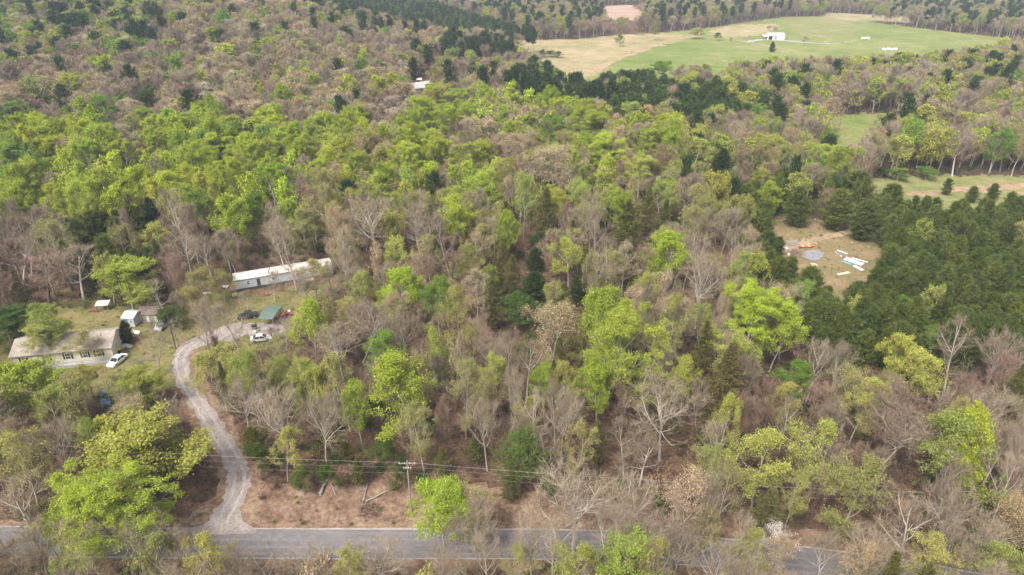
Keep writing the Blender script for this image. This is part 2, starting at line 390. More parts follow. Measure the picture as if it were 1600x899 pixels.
pines('tallpine', 4, PH, PW, 0.50, 60, 9, 10, 0.9, 0.15, 'tallpine', (34, 6, 6, 1.5, 0.42))
pines('cedar', 4, PH, PW, 0.06, 150, 8, 8, 0.85, 0.2, 'cedar', (60, 6, 6, 1.5, 0.42))
pines('hemlock', 3, PH, PW, 0.15, 110, 9, 8, 0.7, 0.14, 'hemlock', (55, 6, 6, 1.3, 0.34))

# look -> (families, leaf colour, name, adjective, height range, width range)
LOOK = {
 'lime':   (['poplar', 'full'], (0.320, 0.385, 0.045), 'leafing_tree', 'bright lime green leafing tree', (15, 21), (7.5, 11)),
 'green':  (['poplar', 'full'], (0.170, 0.265, 0.045), 'leafing_tree', 'fresh green leafing tree', (13, 19), (7, 10)),
 'yellow': (['airy', 'full'], (0.325, 0.360, 0.070), 'leafing_tree', 'pale yellow green leafing tree', (13, 19), (7, 10)),
 'moss':   (['full', 'airy'], (0.250, 0.262, 0.065), 'leafing_tree', 'moss green leafing tree', (13, 19), (7, 10)),
 'olive':  (['bud', 'airy'], (0.310, 0.310, 0.085), 'budding_tree', 'olive budding tree', (12, 19), (7, 10)),
 'tan':    (['bud'], (0.430, 0.335, 0.190), 'budding_tree', 'tan budding tree', (13, 19), (7.5, 11)),
 'cream':  (['bud'], (0.560, 0.480, 0.330), 'blossoming_tree', 'cream blossoming tree', (13, 18), (8, 11)),
 'blossom':(['bud'], (0.700, 0.640, 0.600), 'blossoming_tree', 'white blossoming tree', (6, 9), (5, 8)),
 'bare':   (['bare'], (0.2, 0.2, 0.2), 'bare_tree', 'grey bare tree', (13, 19), (7, 10)),
 'white':  (['white'], (0.2, 0.2, 0.2), 'bare_tree', 'pale limbed bare tree', (13, 19), (8, 12)),
 'rust':   (['rust'], (0.2, 0.2, 0.2), 'bare_tree', 'reddish brown bare tree', (11, 17), (7, 10)),
 'pine':   (['pine'], (0.102, 0.127, 0.032), 'pine_tree', 'dark green young pine', (7.5, 13), (4.6, 6.6)),
 'bigpine': (['pine', 'tallpine'], (0.060, 0.088, 0.026), 'pine_tree', 'big dark green pine', (13, 18), (6.5, 9)),
 'tallpine': (['tallpine'], (0.045, 0.068, 0.024), 'pine_tree', 'tall dark pine', (17, 22), (6, 9)),
 'cedar':  (['cedar'], (0.045, 0.065, 0.022), 'cedar_tree', 'dark cone shaped cedar', (8, 13), (4, 6)),
 'hemlock':(['hemlock'], (0.13, 0.125, 0.04), 'cedar_tree', 'olive green feathery evergreen', (13, 18), (7, 10)),
 'ever':   (['full'], (0.080, 0.120, 0.026), 'evergreen_tree', 'deep green round crowned evergreen', (10, 14), (7, 9)),
}
#PLACEMENT
# ------------------------------------------------------------------ the setting
def pip(x, y, poly):
    c = False; n = len(poly); j = n - 1
    for i in range(n):
        xi, yi = poly[i]; xj, yj = poly[j]
        if (yi > y) != (yj > y) and x < (xj - xi) * (y - yi) / (yj - yi) + xi: c = not c
        j = i
    return c
def structure(name, me, loc=(0, 0, 0)):
    o = bpy.data.objects.new(name, me); C.objects.link(o); o['kind'] = 'structure'; o.location = loc; return o
def catmull(P, n=10):
    P = np.array(P, float); Q = np.vstack([2 * P[0] - P[1], P, 2 * P[-1] - P[-2]]); out = []
    for i in range(1, len(Q) - 2):
        for t in np.linspace(0, 1, n, endpoint=False):
            a, b, c, d = Q[i - 1], Q[i], Q[i + 1], Q[i + 2]
            out.append(0.5 * ((2 * b) + (c - a) * t + (2 * a - 5 * b + 4 * c - d) * t * t + (3 * b - 3 * c + d - a) * t ** 3))
    out.append(P[-1]); return np.array(out)
def smooth_noise(n, amp, k=6):
    v = rng.normal(size=n + 2 * k); ker = np.hanning(2 * k + 1); ker /= ker.sum()
    v = np.convolve(v, ker, 'same')[k:-k]; return v / (v.std() + 1e-9) * amp
def ribbon(name, P, width, z, m, rag=0.2, kind=True):
    """strip along world points P; width a number or one per point"""
    Q = catmull(P, 16); w = np.interp(np.linspace(0, 1, len(Q)), np.linspace(0, 1, len(P)), np.broadcast_to(width, len(P)))
    d = np.gradient(Q, axis=0); d /= np.linalg.norm(d, axis=1, keepdims=True); nrm = np.column_stack([-d[:, 1], d[:, 0]])
    a = Q + nrm * (w / 2 + smooth_noise(len(Q), rag, 3))[:, None]; b = Q - nrm * (w / 2 + smooth_noise(len(Q), rag, 3))[:, None]
    V = np.empty((2 * len(Q), 3)); V[0::2, :2] = a; V[1::2, :2] = b; V[:, 2] = T(V[:, 0], V[:, 1]) + z
    i = np.arange(len(Q) - 1) * 2
    me = mesh_np(name, V, [np.stack([i, i + 1, i + 3, i + 2], 1)], [m])
    return (structure(name, me) if kind else me), Q
def sheet(name, pix, z, m, rag=0.0, world=None):
    P = [gp(*q) for q in pix] if world is None else world
    pts = []
    for i in range(len(P)):
        a = np.array(P[i]); b = np.array(P[(i + 1) % len(P)]); ln = np.linalg.norm(b - a)
        k = max(2, int(ln / max(rag * 1.2, 1.5))) if rag else 1
        k = min(k, 60)
        for t in np.arange(k) / k: pts.append(a + (b - a) * t)
    pts = np.array(pts)
    if rag:
        nn = smooth_noise(len(pts), rag, 1); mm = smooth_noise(len(pts), rag, 1)
        pts = pts + np.column_stack([nn, mm])
    from mathutils.geometry import delaunay_2d_cdt
    n = len(pts); vo, eo, fo, *_ = delaunay_2d_cdt([Vector(p) for p in pts], [(i, (i + 1) % n) for i in range(n)], [list(range(n))], 1, 1e-4)
    vo = np.array([(v.x, v.y) for v in vo]); V = np.column_stack([vo, T(vo[:, 0], vo[:, 1]) + z])
    me = mesh_np(name, V, [np.array([f for f in fo if len(f) == 3])], [m])
    return structure(name, me)

# terrain: one sheet to the horizon
gx = np.concatenate([np.arange(-5000, -1000, 200), np.arange(-1000, 1001, 20), np.arange(1200, 5001, 200)])
gy = np.concatenate([np.arange(-400, 280, 40), np.arange(280, 1700, 20), np.arange(1700, 6001, 200)])
X, Y = np.meshgrid(gx, gy); V = np.column_stack([X.ravel(), Y.ravel(), T(X, Y).ravel()])
i, j = np.meshgrid(np.arange(len(gx) - 1), np.arange(len(gy) - 1)); i = i.ravel() + j.ravel() * len(gx)
structure('ground', mesh_np('ground', V, [np.stack([i, i + 1, i + 1 + len(gx), i + len(gx)], 1)], [M['litter']], smooth=True))

ROAD_W = [(-190, 77), (-96, 74.6), (-57.4, 73.9), (-19.1, 73.7), (4.8, 73.6), (23.6, 72.7), (37.3, 71.0), (50.4, 69.0), (63.1, 66.2), (78.7, 61), (110, 46), (150, 20)]
DRIVE = [(340, 832), (355, 800), (371, 768), (373, 738), (355, 702), (330, 662), (305, 622), (286, 588), (282, 560), (298, 540), (335, 526), (372, 518)]
DRIVE_W = [gp(*q) for q in DRIVE]
# verges and grass
sheet('verge', [(-250, 815), (60, 812), (330, 808), (395, 760), (480, 752), (640, 745), (780, 760), (900, 775), (1060, 790), (1200, 815), (1400, 838), (1700, 865), (1700, 960), (1500, 922), (1350, 903), (1200, 889), (1050, 876), (850, 868), (200, 868), (-250, 868)], 0.004, M['verge'], 0.6)
sheet('far_verge', [(-250, 868), (200, 868), (850, 869), (1050, 877), (1200, 889), (1350, 904), (1500, 923), (1700, 960), (1700, 1010), (-250, 900)], 0.006, M['verge'], 0.5)
sheet('drive_verge', [(285, 815), (345, 760), (330, 710), (300, 660), (262, 600), (258, 545), (290, 510), (345, 500), (350, 530), (312, 560), (330, 610), (372, 660), (410, 720), (400, 780), (398, 822)], 0.008, M['verge'], 0.6)
sheet('house_yard', [(-40, 600), (-40, 500), (100, 470), (180, 468), (262, 475), (300, 495), (285, 540), (270, 600), (200, 640), (90, 650)], 0.010, M['yard'], 1.0)
sheet('home_yard', [(305, 470), (352, 452), (400, 462), (470, 448), (540, 440), (535, 470), (470, 482), (460, 520), (430, 545), (350, 545), (292, 545), (285, 510)], 0.012, M['yard'], 1.0)
sheet('clearing', [(1190, 352), (1225, 335), (1300, 345), (1385, 362), (1420, 410), (1395, 470), (1310, 500), (1240, 470), (1195, 410)], 0.010, M['clearing'], 1.5)
ribbon('clearing_track', [gp(1400, 352), gp(1340, 360), gp(1285, 373), gp(1255, 380), gp(1215, 390)], [3.2, 3, 3, 4, 6], 0.016, M['dirt'], 0.5)
# fields
FIELD = [(800, 64), (900, 62), (960, 56), (1050, 50), (1120, 42), (1150, 37), (1225, 27), (1290, 26), (1400, 40), (1570, 60), (1640, 66), (1640, 95), (1560, 98), (1400, 112), (1200, 118), (1050, 130), (960, 140), (870, 125), (850, 95)]
sheet('pasture', FIELD, 0.03, M['pasture'], 3)
sheet('dry_pasture', [(798, 62), (900, 62), (960, 56), (1062, 52), (1100, 55), (1040, 70), (985, 85), (945, 105), (925, 120), (870, 125), (845, 92)], 0.06, M['dry'], 3)
sheet('dry_slope', [(1105, 47), (1150, 39), (1215, 37), (1218, 45), (1190, 54), (1150, 60), (1120, 56)], 0.06, M['dry'], 3)
sheet('dry_field_end', [(1225, 28), (1290, 27), (1330, 33), (1340, 55), (1300, 62), (1240, 50)], 0.06, ground_mat('thin_grass', [(0.2, (0.14, 0.17, 0.05)), (0.5, (0.20, 0.20, 0.08)), (0.8, (0.29, 0.24, 0.13))], 0.02, 0.08, 0.5), 3)
ribbon('farm_track', [gp(1100, 53), gp(1130, 58), gp(1166, 66), (gp(1200, 72)), gp(1240, 80), gp(1265, 88)], 4.5, 0.10, M['dry'], 0.5)
ribbon('barn_drive', [gp(1166, 66), gp(1190, 62.5), gp(1225, 64), gp(1260, 67), gp(1296, 69.5)], [4, 7, 7, 4, 3.5], 0.12, M['concrete'], 0.5)
ribbon('ditch', [gp(1062, 60), gp(1025, 70), gp(985, 86), gp(950, 100), gp(925, 115)], [5, 6, 7, 6, 6], 0.09, M['dirt'], 1.2)
sheet('stubble_field', [(940, 10), (985, 8), (1003, 16), (1000, 32), (950, 32), (925, 24)], 0.05, ground_mat('stubble', [(0.2, (0.30, 0.20, 0.14)), (0.8, (0.42, 0.31, 0.23))], 0.02, 0.09, 0.6), 4)
sheet('glade', [(1290, 182), (1330, 178), (1395, 176), (1410, 200), (1385, 228), (1335, 245), (1298, 232)], 0.03, M['pasture'], 2)
sheet('right_field', [(1335, 290), (1400, 276), (1480, 272), (1620, 275), (1900, 285), (1900, 345), (1500, 345), (1380, 325)], 0.03, ground_mat('field_grass', [(0.2, (0.12, 0.15, 0.045)), (0.5, (0.20, 0.20, 0.08)), (0.8, (0.33, 0.27, 0.15))], 0.03, 0.2, 1.5), 1.5)
ribbon('dirt_strip', [gp(1400, 306), gp(1450, 302), gp(1520, 296), gp(1600, 290), gp(1750, 284)], [3, 5, 6, 6, 6], 0.06, M['dirt'], 0.8)
sheet('bare_patch', [(712, 113), (770, 110), (790, 120), (770, 132), (720, 130)], 0.3, M['dry'], 1.5)
sheet('beyond_trees_field', [(1280, 32), (1420, 36), (1425, 26), (1290, 20)], 0.05, M['dry'], 3)
sheet('far_house_yard', [(625, 150), (648, 122), (690, 118), (700, 140), (670, 156)], 0.25, M['verge'], 1.5)

# road, drive
ribbon('road', ROAD_W, 5.5, 0.020, M['asphalt'], 0.05)
rq = catmull(ROAD_W, 16)
def edge_line(name, off, w, m, z):
    d = np.gradient(rq, axis=0); d /= np.linalg.norm(d, axis=1, keepdims=True); n = np.column_stack([-d[:, 1], d[:, 0]])
    ribbon(name, (rq + n * off)[::8], w, z, m, 0.03)
edge_line('road_edge_gravel', 2.82, 0.3, M['track'], 0.026)
edge_line('road_edge_grit', -2.82, 0.25, M['track'], 0.026)
M['worn_asphalt'] = ground_mat('worn_asphalt', [(0.2, (0.15, 0.138, 0.138)), (0.5, (0.205, 0.188, 0.186)), (0.8, (0.265, 0.245, 0.24))], 0.2, 1.2, 12)
for o_ in (-2.0, -0.75, 0.7, 1.95): edge_line('tyre_wear', o_, 0.5, M['worn_asphalt'], 0.0245)
ribbon('gravel_drive', DRIVE_W, [6.0, 3.9, 3.7, 3.5, 3.3, 3.1, 3.0, 3.0, 3.2, 4.2, 6.5, 9.0], 0.032, M['gravel'], 0.22)
sheet('drive_mouth', [(278, 829), (330, 818), (345, 790), (372, 790), (380, 815), (402, 829), (398, 833), (340, 836), (290, 833)], 0.030, M['gravel'], 0)
dq = catmull(DRIVE_W, 16); d = np.gradient(dq, axis=0); d /= np.linalg.norm(d, axis=1, keepdims=True); nn_ = np.column_stack([-d[:, 1], d[:, 0]])
for s in (-0.75, 0.75): ribbon('wheel_track', (dq + nn_ * s)[4:-24:8], 0.5, 0.038, M['track'], 0.09)
ribbon('parking_gravel', [gp(355, 520), gp(400, 515), gp(440, 520)], [7, 6, 6], 0.028, M['gravel'], 0.5)

# ------------------------------------------------------------------ things: helpers
def tag(o, label=None, cat=None, group=None, kind=None):
    if label: o['label'] = label
    if cat: o['category'] = cat
    if group: o['group'] = group
    if kind: o['kind'] = kind
    return o
def empty(name, loc, rz=0, **kw):
    o = bpy.data.objects.new(name, None); o.empty_display_size = 0.3; C.objects.link(o)
    o.location = loc if len(loc) == 3 else (*loc, 0); o.rotation_euler = (0, 0, rz); return tag(o, **kw)
def link(name, me, parent=None, loc=(0, 0, 0), rot=(0, 0, 0)):
    o = bpy.data.objects.new(name, me); C.objects.link(o); o.parent = parent; o.location = loc; o.rotation_euler = rot; return o
import bmesh
def B(): return bmesh.new()
def box(bm, c, s, rot=None, mi=0):
    r = bmesh.ops.create_cube(bm, size=1.0); m = Matrix.Translation(c) @ (rot or Matrix()) @ Matrix.Diagonal((*s, 1))
    bmesh.ops.transform(bm, matrix=m, verts=r['verts'])
    for v in r['verts']:
        for f in v.link_faces: f.material_index = mi
    return r['verts']
def prism(bm, prof, y0, y1, axis='y', mi=0):
    """profile of (a, z) pairs swept from y0 to y1"""
    def P(a, z, t): return (a, t, z) if axis == 'y' else (t, a, z)
    v0 = [bm.verts.new(P(a, z, y0)) for a, z in prof]; v1 = [bm.verts.new(P(a, z, y1)) for a, z in prof]; n = len(prof); fs = [bm.faces.new(v0), bm.faces.new(v1[::-1])]
    for i in range(n): fs.append(bm.faces.new((v0[i], v1[i], v1[(i + 1) % n], v0[(i + 1) % n])))
    for f in fs: f.material_index = mi
def cyl(bm, c0, c1, r0, r1=None, n=12, mi=0):
    c0, c1 = Vector(c0), Vector(c1); d = c1 - c0; r1 = r0 if r1 is None else r1
    res = bmesh.ops.create_cone(bm, cap_ends=True, segments=n, radius1=r0, radius2=r1, depth=d.length)
    bmesh.ops.transform(bm, matrix=Matrix.Translation((c0 + c1) / 2) @ d.to_track_quat('Z', 'Y').to_matrix().to_4x4(), verts=res['verts'])
    for v in res['verts']:
        for f in v.link_faces: f.material_index = mi
def done(name, bm, mats, parent=None, bevel=0.0, loc=(0, 0, 0), rot=(0, 0, 0), smooth=False):
    if bevel: bmesh.ops.bevel(bm, geom=bm.edges[:], offset=bevel, segments=2, affect='EDGES', clamp_overlap=True)
    bmesh.ops.recalc_face_normals(bm, faces=bm.faces[:])
    me = bpy.data.meshes.new(name); bm.to_mesh(me); bm.free()
    for m in (mats if isinstance(mats, (list, tuple)) else [mats]): me.materials.append(m)
    if smooth:
        for p in me.polygons: p.use_smooth = True
    return link(name, me, parent, loc, rot)
def worn(name, a, b, scale=1.2, rough=0.7, spec=0.3, stripes=None):
    m = mat(name, a, rough, spec); tc = N(m, 'ShaderNodeTexCoord'); nz = noise(m, scale, 5, 0.65, tc.outputs['Object'], 0.5)
    c = ramp(m, nz, [(0.35, a), (0.7, b)])
    if stripes:
        w = N(m, 'ShaderNodeTexWave', bands_direction=stripes[0]); w.inputs['Scale'].default_value = stripes[1]; L(m, tc.outputs['Object'], w.inputs['Vector'])
        c = mix(m, stripes[2], c, w.outputs[1], 'MULTIPLY'); bump(m, w.outputs[1], 0.4, 0.03)
    L(m, c, bsdf(m).inputs['Base Color']); return m
M['siding'] = worn('cream_siding', (0.60, 0.56, 0.42), (0.70, 0.66, 0.52), 0.8, stripes=('Z', 2.2, 0.25))
M['grey_siding'] = worn('grey_siding', (0.42, 0.45, 0.46), (0.56, 0.58, 0.59), 0.9, stripes=('X', 1.6, 0.25))
M['shingle'] = worn('brown_shingle', (0.30, 0.25, 0.21), (0.41, 0.355, 0.305), 1.5, 0.95, 0.1, stripes=('X', 1.3, 0.12))
M['dark_shingle'] = worn('dark_shingle', (0.13, 0.10, 0.09), (0.20, 0.16, 0.14), 1.5, 0.95, 0.1)
M['white_metal'] = worn('white_metal_roof', (0.66, 0.66, 0.65), (0.50, 0.42, 0.36), 0.35, 0.5, 0.3, stripes=('X', 1.0, 0.25))
M['white'] = worn('white_paint', (0.50, 0.48, 0.45), (0.68, 0.67, 0.64), 1.0)
M['trim'] = mat('trim', (0.74, 0.73, 0.70), 0.6)
M['shutter'] = mat('shutter_black', (0.03, 0.03, 0.035), 0.6)
M['glass'] = mat('window_glass', (0.05, 0.06, 0.07), 0.08, 0.6)
M['green_metal'] = worn('green_metal', (0.10, 0.15, 0.12), (0.17, 0.22, 0.18), 1.2, 0.5, 0.3, stripes=('X', 2.5, 0.3))
M['wood'] = worn('weathered_wood', (0.22, 0.17, 0.13), (0.34, 0.28, 0.22), 2)
M['pale_wood'] = worn('pale_wood', (0.48, 0.39, 0.27), (0.62, 0.54, 0.42), 2)
M['pole'] = worn('pole_wood', (0.20, 0.16, 0.14), (0.32, 0.27, 0.24), 2)
M['darkpole'] = worn('dark_pole_wood', (0.06, 0.045, 0.04), (0.10, 0.08, 0.07), 2)
M['wire'] = mat('wire_metal', (0.42, 0.39, 0.35), 0.5)
M['tyre'] = mat('tyre_rubber', (0.02, 0.02, 0.02), 0.9)
M['rim'] = mat('wheel_rim', (0.45, 0.45, 0.46), 0.35, 0.5, 0.6)
M['car_glass'] = mat('car_glass', (0.03, 0.035, 0.045), 0.06, 0.7)
M['lamp'] = mat('lamp_lens', (0.7, 0.7, 0.66), 0.2); M['tail'] = mat('tail_lens', (0.35, 0.02, 0.02), 0.25)
def paint(n, c, metal=0.0): return mat('car_paint_' + n, c, 0.28, 0.5, metal)
M['brick'] = worn('red_brick', (0.25, 0.09, 0.06), (0.36, 0.16, 0.11), 3)
M['orange'] = worn('orange_plastic', (0.62, 0.13, 0.05), (0.72, 0.22, 0.11), 1.5, 0.5)
M['yellow'] = mat('yellow_paint', (0.75, 0.55, 0.04), 0.4)
M['black'] = mat('black_paint', (0.02, 0.02, 0.022), 0.5)
M['teal'] = worn('teal_panel', (0.12, 0.30, 0.30), (0.22, 0.42, 0.42), 1.5)
M['tarp'] = worn('blue_grey_tarp', (0.19, 0.185, 0.20), (0.29, 0.28, 0.295), 0.8)
M['hay_wrap'] = mat('hay_wrap', (0.65, 0.65, 0.65), 0.35)

# ------------------------------------------------------------------ buildings
def window(parent, x, y, z, w, h, shutters=True, rz=0, face=-1):
    bm = B(); t = 0.06
    for dx in (-w / 2, w / 2): box(bm, (dx, 0, 0), (t, 0.08, h + t))
    for dz in (-h / 2, 0, h / 2): box(bm, (0, 0, dz), (w - t, 0.06, t))
    f = done('window', bm, M['trim'], parent, loc=(x, y, z), rot=(0, 0, rz))
    bm = B(); box(bm, (0, -0.01 * face, 0), (w - t - 0.01, 0.02, h - t)); done('pane', bm, M['glass'], f)
    if shutters:
        for dx in (-1, 1): bm = B(); box(bm, (dx * (w / 2 + 0.23), 0, 0), (0.36, 0.05, h + 0.05)); done('shutter', bm, M['shutter'], f)
def gable_house(name, loc, rz, Lx, Ly, zb, ze, zr, wallm, roofm, label, cat, over=0.35, ridge=0.5, hip=0.0, base=None, group=None):
    """walls Lx by Ly with their front left corner at loc; ridge runs along x"""
    r = empty(name, loc, rz, label=label, cat=cat, group=group)
    bm = B(); prism(bm, [(0, zb), (0, ze), (Ly * ridge, zr), (Ly, ze), (Ly, zb)], 0, Lx, 'x'); done('wall', bm, wallm, r)
    bm = B(); th = 0.12; sl = (zr - ze) / (Ly * ridge); yo = over
    prof = [(-yo, ze - sl * yo + 0.02), (Ly * ridge, zr + 0.03), (Ly + yo, ze - sl * yo + 0.02), (Ly + yo, ze - sl * yo + th + 0.02), (Ly * ridge, zr + 0.03 + th), (-yo, ze - sl * yo + th + 0.02)]
    prism(bm, prof, -over * 0.7, Lx + over * 0.7, 'x'); roof = done('roof', bm, roofm, r)
    if base:
        bm = B(); box(bm, (Lx / 2, Ly / 2, zb / 2), (Lx - 0.1, Ly - 0.1, zb)); done('skirting', bm, base, r)
    return r, roof
a11 = math.atan2(3.7, 18.5)
house, rf = gable_house('manufactured_house', (-104.0, 119.9), a11, 19.2, 8.2, 0.7, 3.45, 5.1, M['siding'], M['shingle'],
    'long cream house with brown shingle roof and black shuttered windows', 'house', 0.4, base=M['white'])
for x, w in ((2.2, 0.9), (6.6, 0.9), (10.6, 1.1), (13.9, 1.0), (16.6, 1.1)): window(house, x, -0.03, 2.15, w, 1.3)
bm = B(); box(bm, (4.4, -0.03, 1.75), (0.95, 0.06, 2.05)); dr = done('door', bm, M['white'], house)
bm = B(); box(bm, (4.75, -0.09, 1.7), (0.05, 0.06, 0.12)); done('handle', bm, M['rim'], dr)
bm = B(); box(bm, (12.2, -0.65, 0.3), (13.6, 1.2, 0.6)); done('deck', bm, M['concrete'], house)
window(house, 19.24, 2.6, 2.1, 0.8, 1.0, False, R(90)); window(house, 19.24, 5.8, 2.1, 0.8, 1.0, False, R(90))
for x, y in ((6.0, 5.1), (13.0, 5.4)):
    bm = B(); cyl(bm, (x, y, 4.4), (x, y, 4.95), 0.07); done('vent', bm, M['shutter'], rf)
bm = B()
for k in range(4): box(bm, (20.1 + k * 0.3, 5.2, 0.62 - k * 0.17), (0.3, 1.3, 0.1))
box(bm, (19.6, 5.2, 0.35), (0.6, 1.3, 0.65)); done('steps', bm, M['white'], house)

shed, _ = gable_house('garden_shed', gp(193, 511), R(-4), 2.9, 4.0, 0.1, 2.3, 3.0, M['grey_siding'], M['white_metal'], 'grey shed with white metal roof, beside the house gable', 'shed', 0.15)
bm = B(); box(bm, (0.9, -0.03, 1.1), (1.0, 0.05, 1.9)); dr = done('door', bm, mat('dull_blue_door', (0.10, 0.14, 0.16)), shed); bm = B(); box(bm, (1.25, -0.08, 1.1), (0.05, 0.05, 0.14)); done('handle', bm, M['rim'], dr)
window(shed, 2.2, -0.03, 1.5, 0.6, 0.7, False)
shed2, _ = gable_house('garden_shed', gp(219, 504), R(3), 4.3, 3.8, 0.1, 2.1, 3.2, M['white'], M['dark_shingle'], 'white shed with dark brown roof, behind the silver estate car', 'shed', 0.25)
for x in (1.1, 2.9):
    bm = B(); box(bm, (x, -0.03, 1.0), (1.2, 0.05, 1.7)); done('door', bm, M['wood'], shed2)

# shelter over bricks behind the house
t = empty('lean_to', gp(152, 487), R(10), label='tiny open lean-to with pale tin roof over rusty bricks behind the house', cat='lean-to')
bm = B(); box(bm, (1.3, 0.9, 1.75), (3.0, 2.2, 0.06), Matrix.Rotation(R(10), 4, 'X')); done('roof', bm, M['white_metal'], t)
for x in (0.1, 2.5):
    for y in (0.1, 1.7): bm = B(); box(bm, (x, y, 0.8 + y * 0.1), (0.1, 0.1, 1.6 + y * 0.18)); done('post', bm, M['wood'], t)
bm = B()
for k in range(26): box(bm, (random.uniform(-1.6, 0.8), random.uniform(-.5, .8), random.uniform(0.1, 0.55)), (0.45, 0.22, 0.14), Matrix.Rotation(random.uniform(0, 3), 4, 'Z'))
tag(done('brick_pile', bm, M['brick'], None, loc=(*gp(149, 487), 0)), 'loose pile of rusty red bricks beside the lean-to', 'brick pile')
# brick planter and slatted bench by the gable
t = empty('brick_planter', gp(211, 531), R(15), label='low red brick planter at the gable end of the cream house', cat='planter')
bm = B()
for x, y, sx, sy in ((0, -0.5, 1.8, 0.2), (0, 0.5, 1.8, 0.2), (-0.8, 0, 0.2, 0.8), (0.8, 0, 0.2, 0.8)): box(bm, (x, y, 0.3), (sx, sy, 0.6))
done('wall', bm, M['brick'], t); bm = B(); box(bm, (0, 0, 0.25), (1.38, 0.78, 0.5)); done('soil', bm, M['litter'], t)
t = empty('garden_bench', gp(213, 523), R(-15), label='white slatted bench between the gable and the grey shed', cat='bench')
bm = B()
for k in range(5): box(bm, (0, -0.25 + k * 0.11, 0.45), (1.9, 0.08, 0.04))
done('seat', bm, M['trim'], t); bm = B()
for k in range(3): box(bm, (0, 0.3, 0.62 + k * 0.14), (1.9, 0.04, 0.09))
done('backrest', bm, M['trim'], t)
for sx in (-0.85, 0.85):
    for sy in (-0.25, 0.25): bm = B(); box(bm, (sx, sy, 0.21), (0.07, 0.07, 0.42)); done('leg', bm, M['trim'], t)

# single wide mobile home
mh_rz = math.atan2(8.9, 20.5)
mh, mr = gable_house('mobile_home', (-70.6, 155.6), mh_rz, 24.5, 4.4, 0.8, 3.3, 3.75, M['grey_siding'], M['white_metal'], 'long grey mobile home with white metal roof behind a grassy yard', 'mobile home', 0.2, base=mat('dark_skirting', (0.07, 0.065, 0.06)))
for x, w, h, z in ((3.2, 0.7, 1.0, 2.2), (9.4, 0.8, 0.9, 2.2), (15.5, 0.8, 0.9, 2.2), (20.8, 0.8, 0.9, 2.2)): window(mh, x, -0.03, z, w, h, False)
bm = B(); box(bm, (5.7, -0.03, 1.85), (0.8, 0.06, 1.9)); dr = done('door', bm, mat('dark_door', (0.06, 0.06, 0.065)), mh); bm = B(); box(bm, (6.0, -0.09, 1.8), (0.05, 0.05, 0.12)); done('handle', bm, M['rim'], dr)
bm = B(); box(bm, (18.2, -0.03, 1.85), (0.8, 0.06, 1.9)); dr = done('door', bm, M['trim'], mh); bm = B(); box(bm, (18.5, -0.09, 1.8), (0.05, 0.05, 0.12)); done('handle', bm, M['rim'], dr)
bm = B(); box(bm, (18.2, -0.9, 0.55), (2.4, 1.6, 0.1)); box(bm, (17.1, -1.6, 0.27), (0.1, 0.1, 0.5)); box(bm, (19.3, -1.6, 0.27), (0.1, 0.1, 0.5)); done('porch', bm, M['pale_wood'], mh)
bm = B(); cyl(bm, (9, 2.6, 3.7), (9, 2.6, 4.1), 0.09); done('vent', bm, M['shutter'], mr)

# carport with green metal roof
cpl = gp(407, 511)
t = empty('carport', cpl, R(-4), label='open carport with sloping green metal roof by the gravel parking', cat='carport')
bm = B(); prism(bm, [(-0.2, 2.30), (3.2, 2.75), (6.4, 2.30), (6.4, 2.22), (3.2, 2.67), (-0.2, 2.22)], -0.2, 3.4, 'x'); done('roof', bm, M['green_metal'], t)
for x in (0.05, 3.15):
    for y in (0.1, 3.1, 6.1): bm = B(); box(bm, (x, y, 1.1), (0.1, 0.1, 2.2 if y != 3.1 else 2.6)); done('post', bm, M['rim'], t)
# tyre / tank / boxes in the yard of the mobile home
t = empty('propane_tank', gp(325, 463), R(10), label='small white propane tank left of the mobile home', cat='propane tank')
bm = B(); cyl(bm, (-0.9, 0, 0.75), (0.9, 0, 0.75), 0.42, n=18); cyl(bm, (0.9, 0, 0.75), (1.15, 0, 0.75), 0.42, 0.15, 18); cyl(bm, (-0.9, 0, 0.75), (-1.15, 0, 0.75), 0.42, 0.15, 18); done('tank', bm, M['white'], t, smooth=False)
for x in (-0.6, 0.6): bm = B(); box(bm, (x, 0, 0.2), (0.12, 0.5, 0.42)); done('leg', bm, M['rim'], t)
bm = B(); cyl(bm, (0, 0, 1.1), (0, 0, 1.3), 0.14); done('valve_cover', bm, M['rim'], t)
t = empty('entry_steps', gp(367, 462), mh_rz, label='pale wooden steps at the left corner of the mobile home', cat='steps')
bm = B()
for k in range(3): box(bm, (0, -k * 0.3, 0.55 - k * 0.18), (1.2, 0.3, 0.06))
done('tread', bm, M['pale_wood'], t)
for s in (-0.55, 0.55): bm = B(); box(bm, (s, -0.3, 0.25), (0.06, 0.9, 0.4), Matrix.Rotation(R(30), 4, 'X')); done('stringer', bm, M['pale_wood'], t)
bm = B(); box(bm, (0, 0, 0.4), (2.4, 1.2, 0.06), Matrix.Rotation(R(6), 4, 'X')); box(bm, (-0.9, 0, 0.19), (0.1, 1.0, 0.38)); box(bm, (0.9, 0, 0.19), (0.1, 1.0, 0.38))
tag(done('work_table', bm, M['concrete'], None, loc=(*gp(350, 450), 0)), 'low grey table behind the propane tank', 'table')

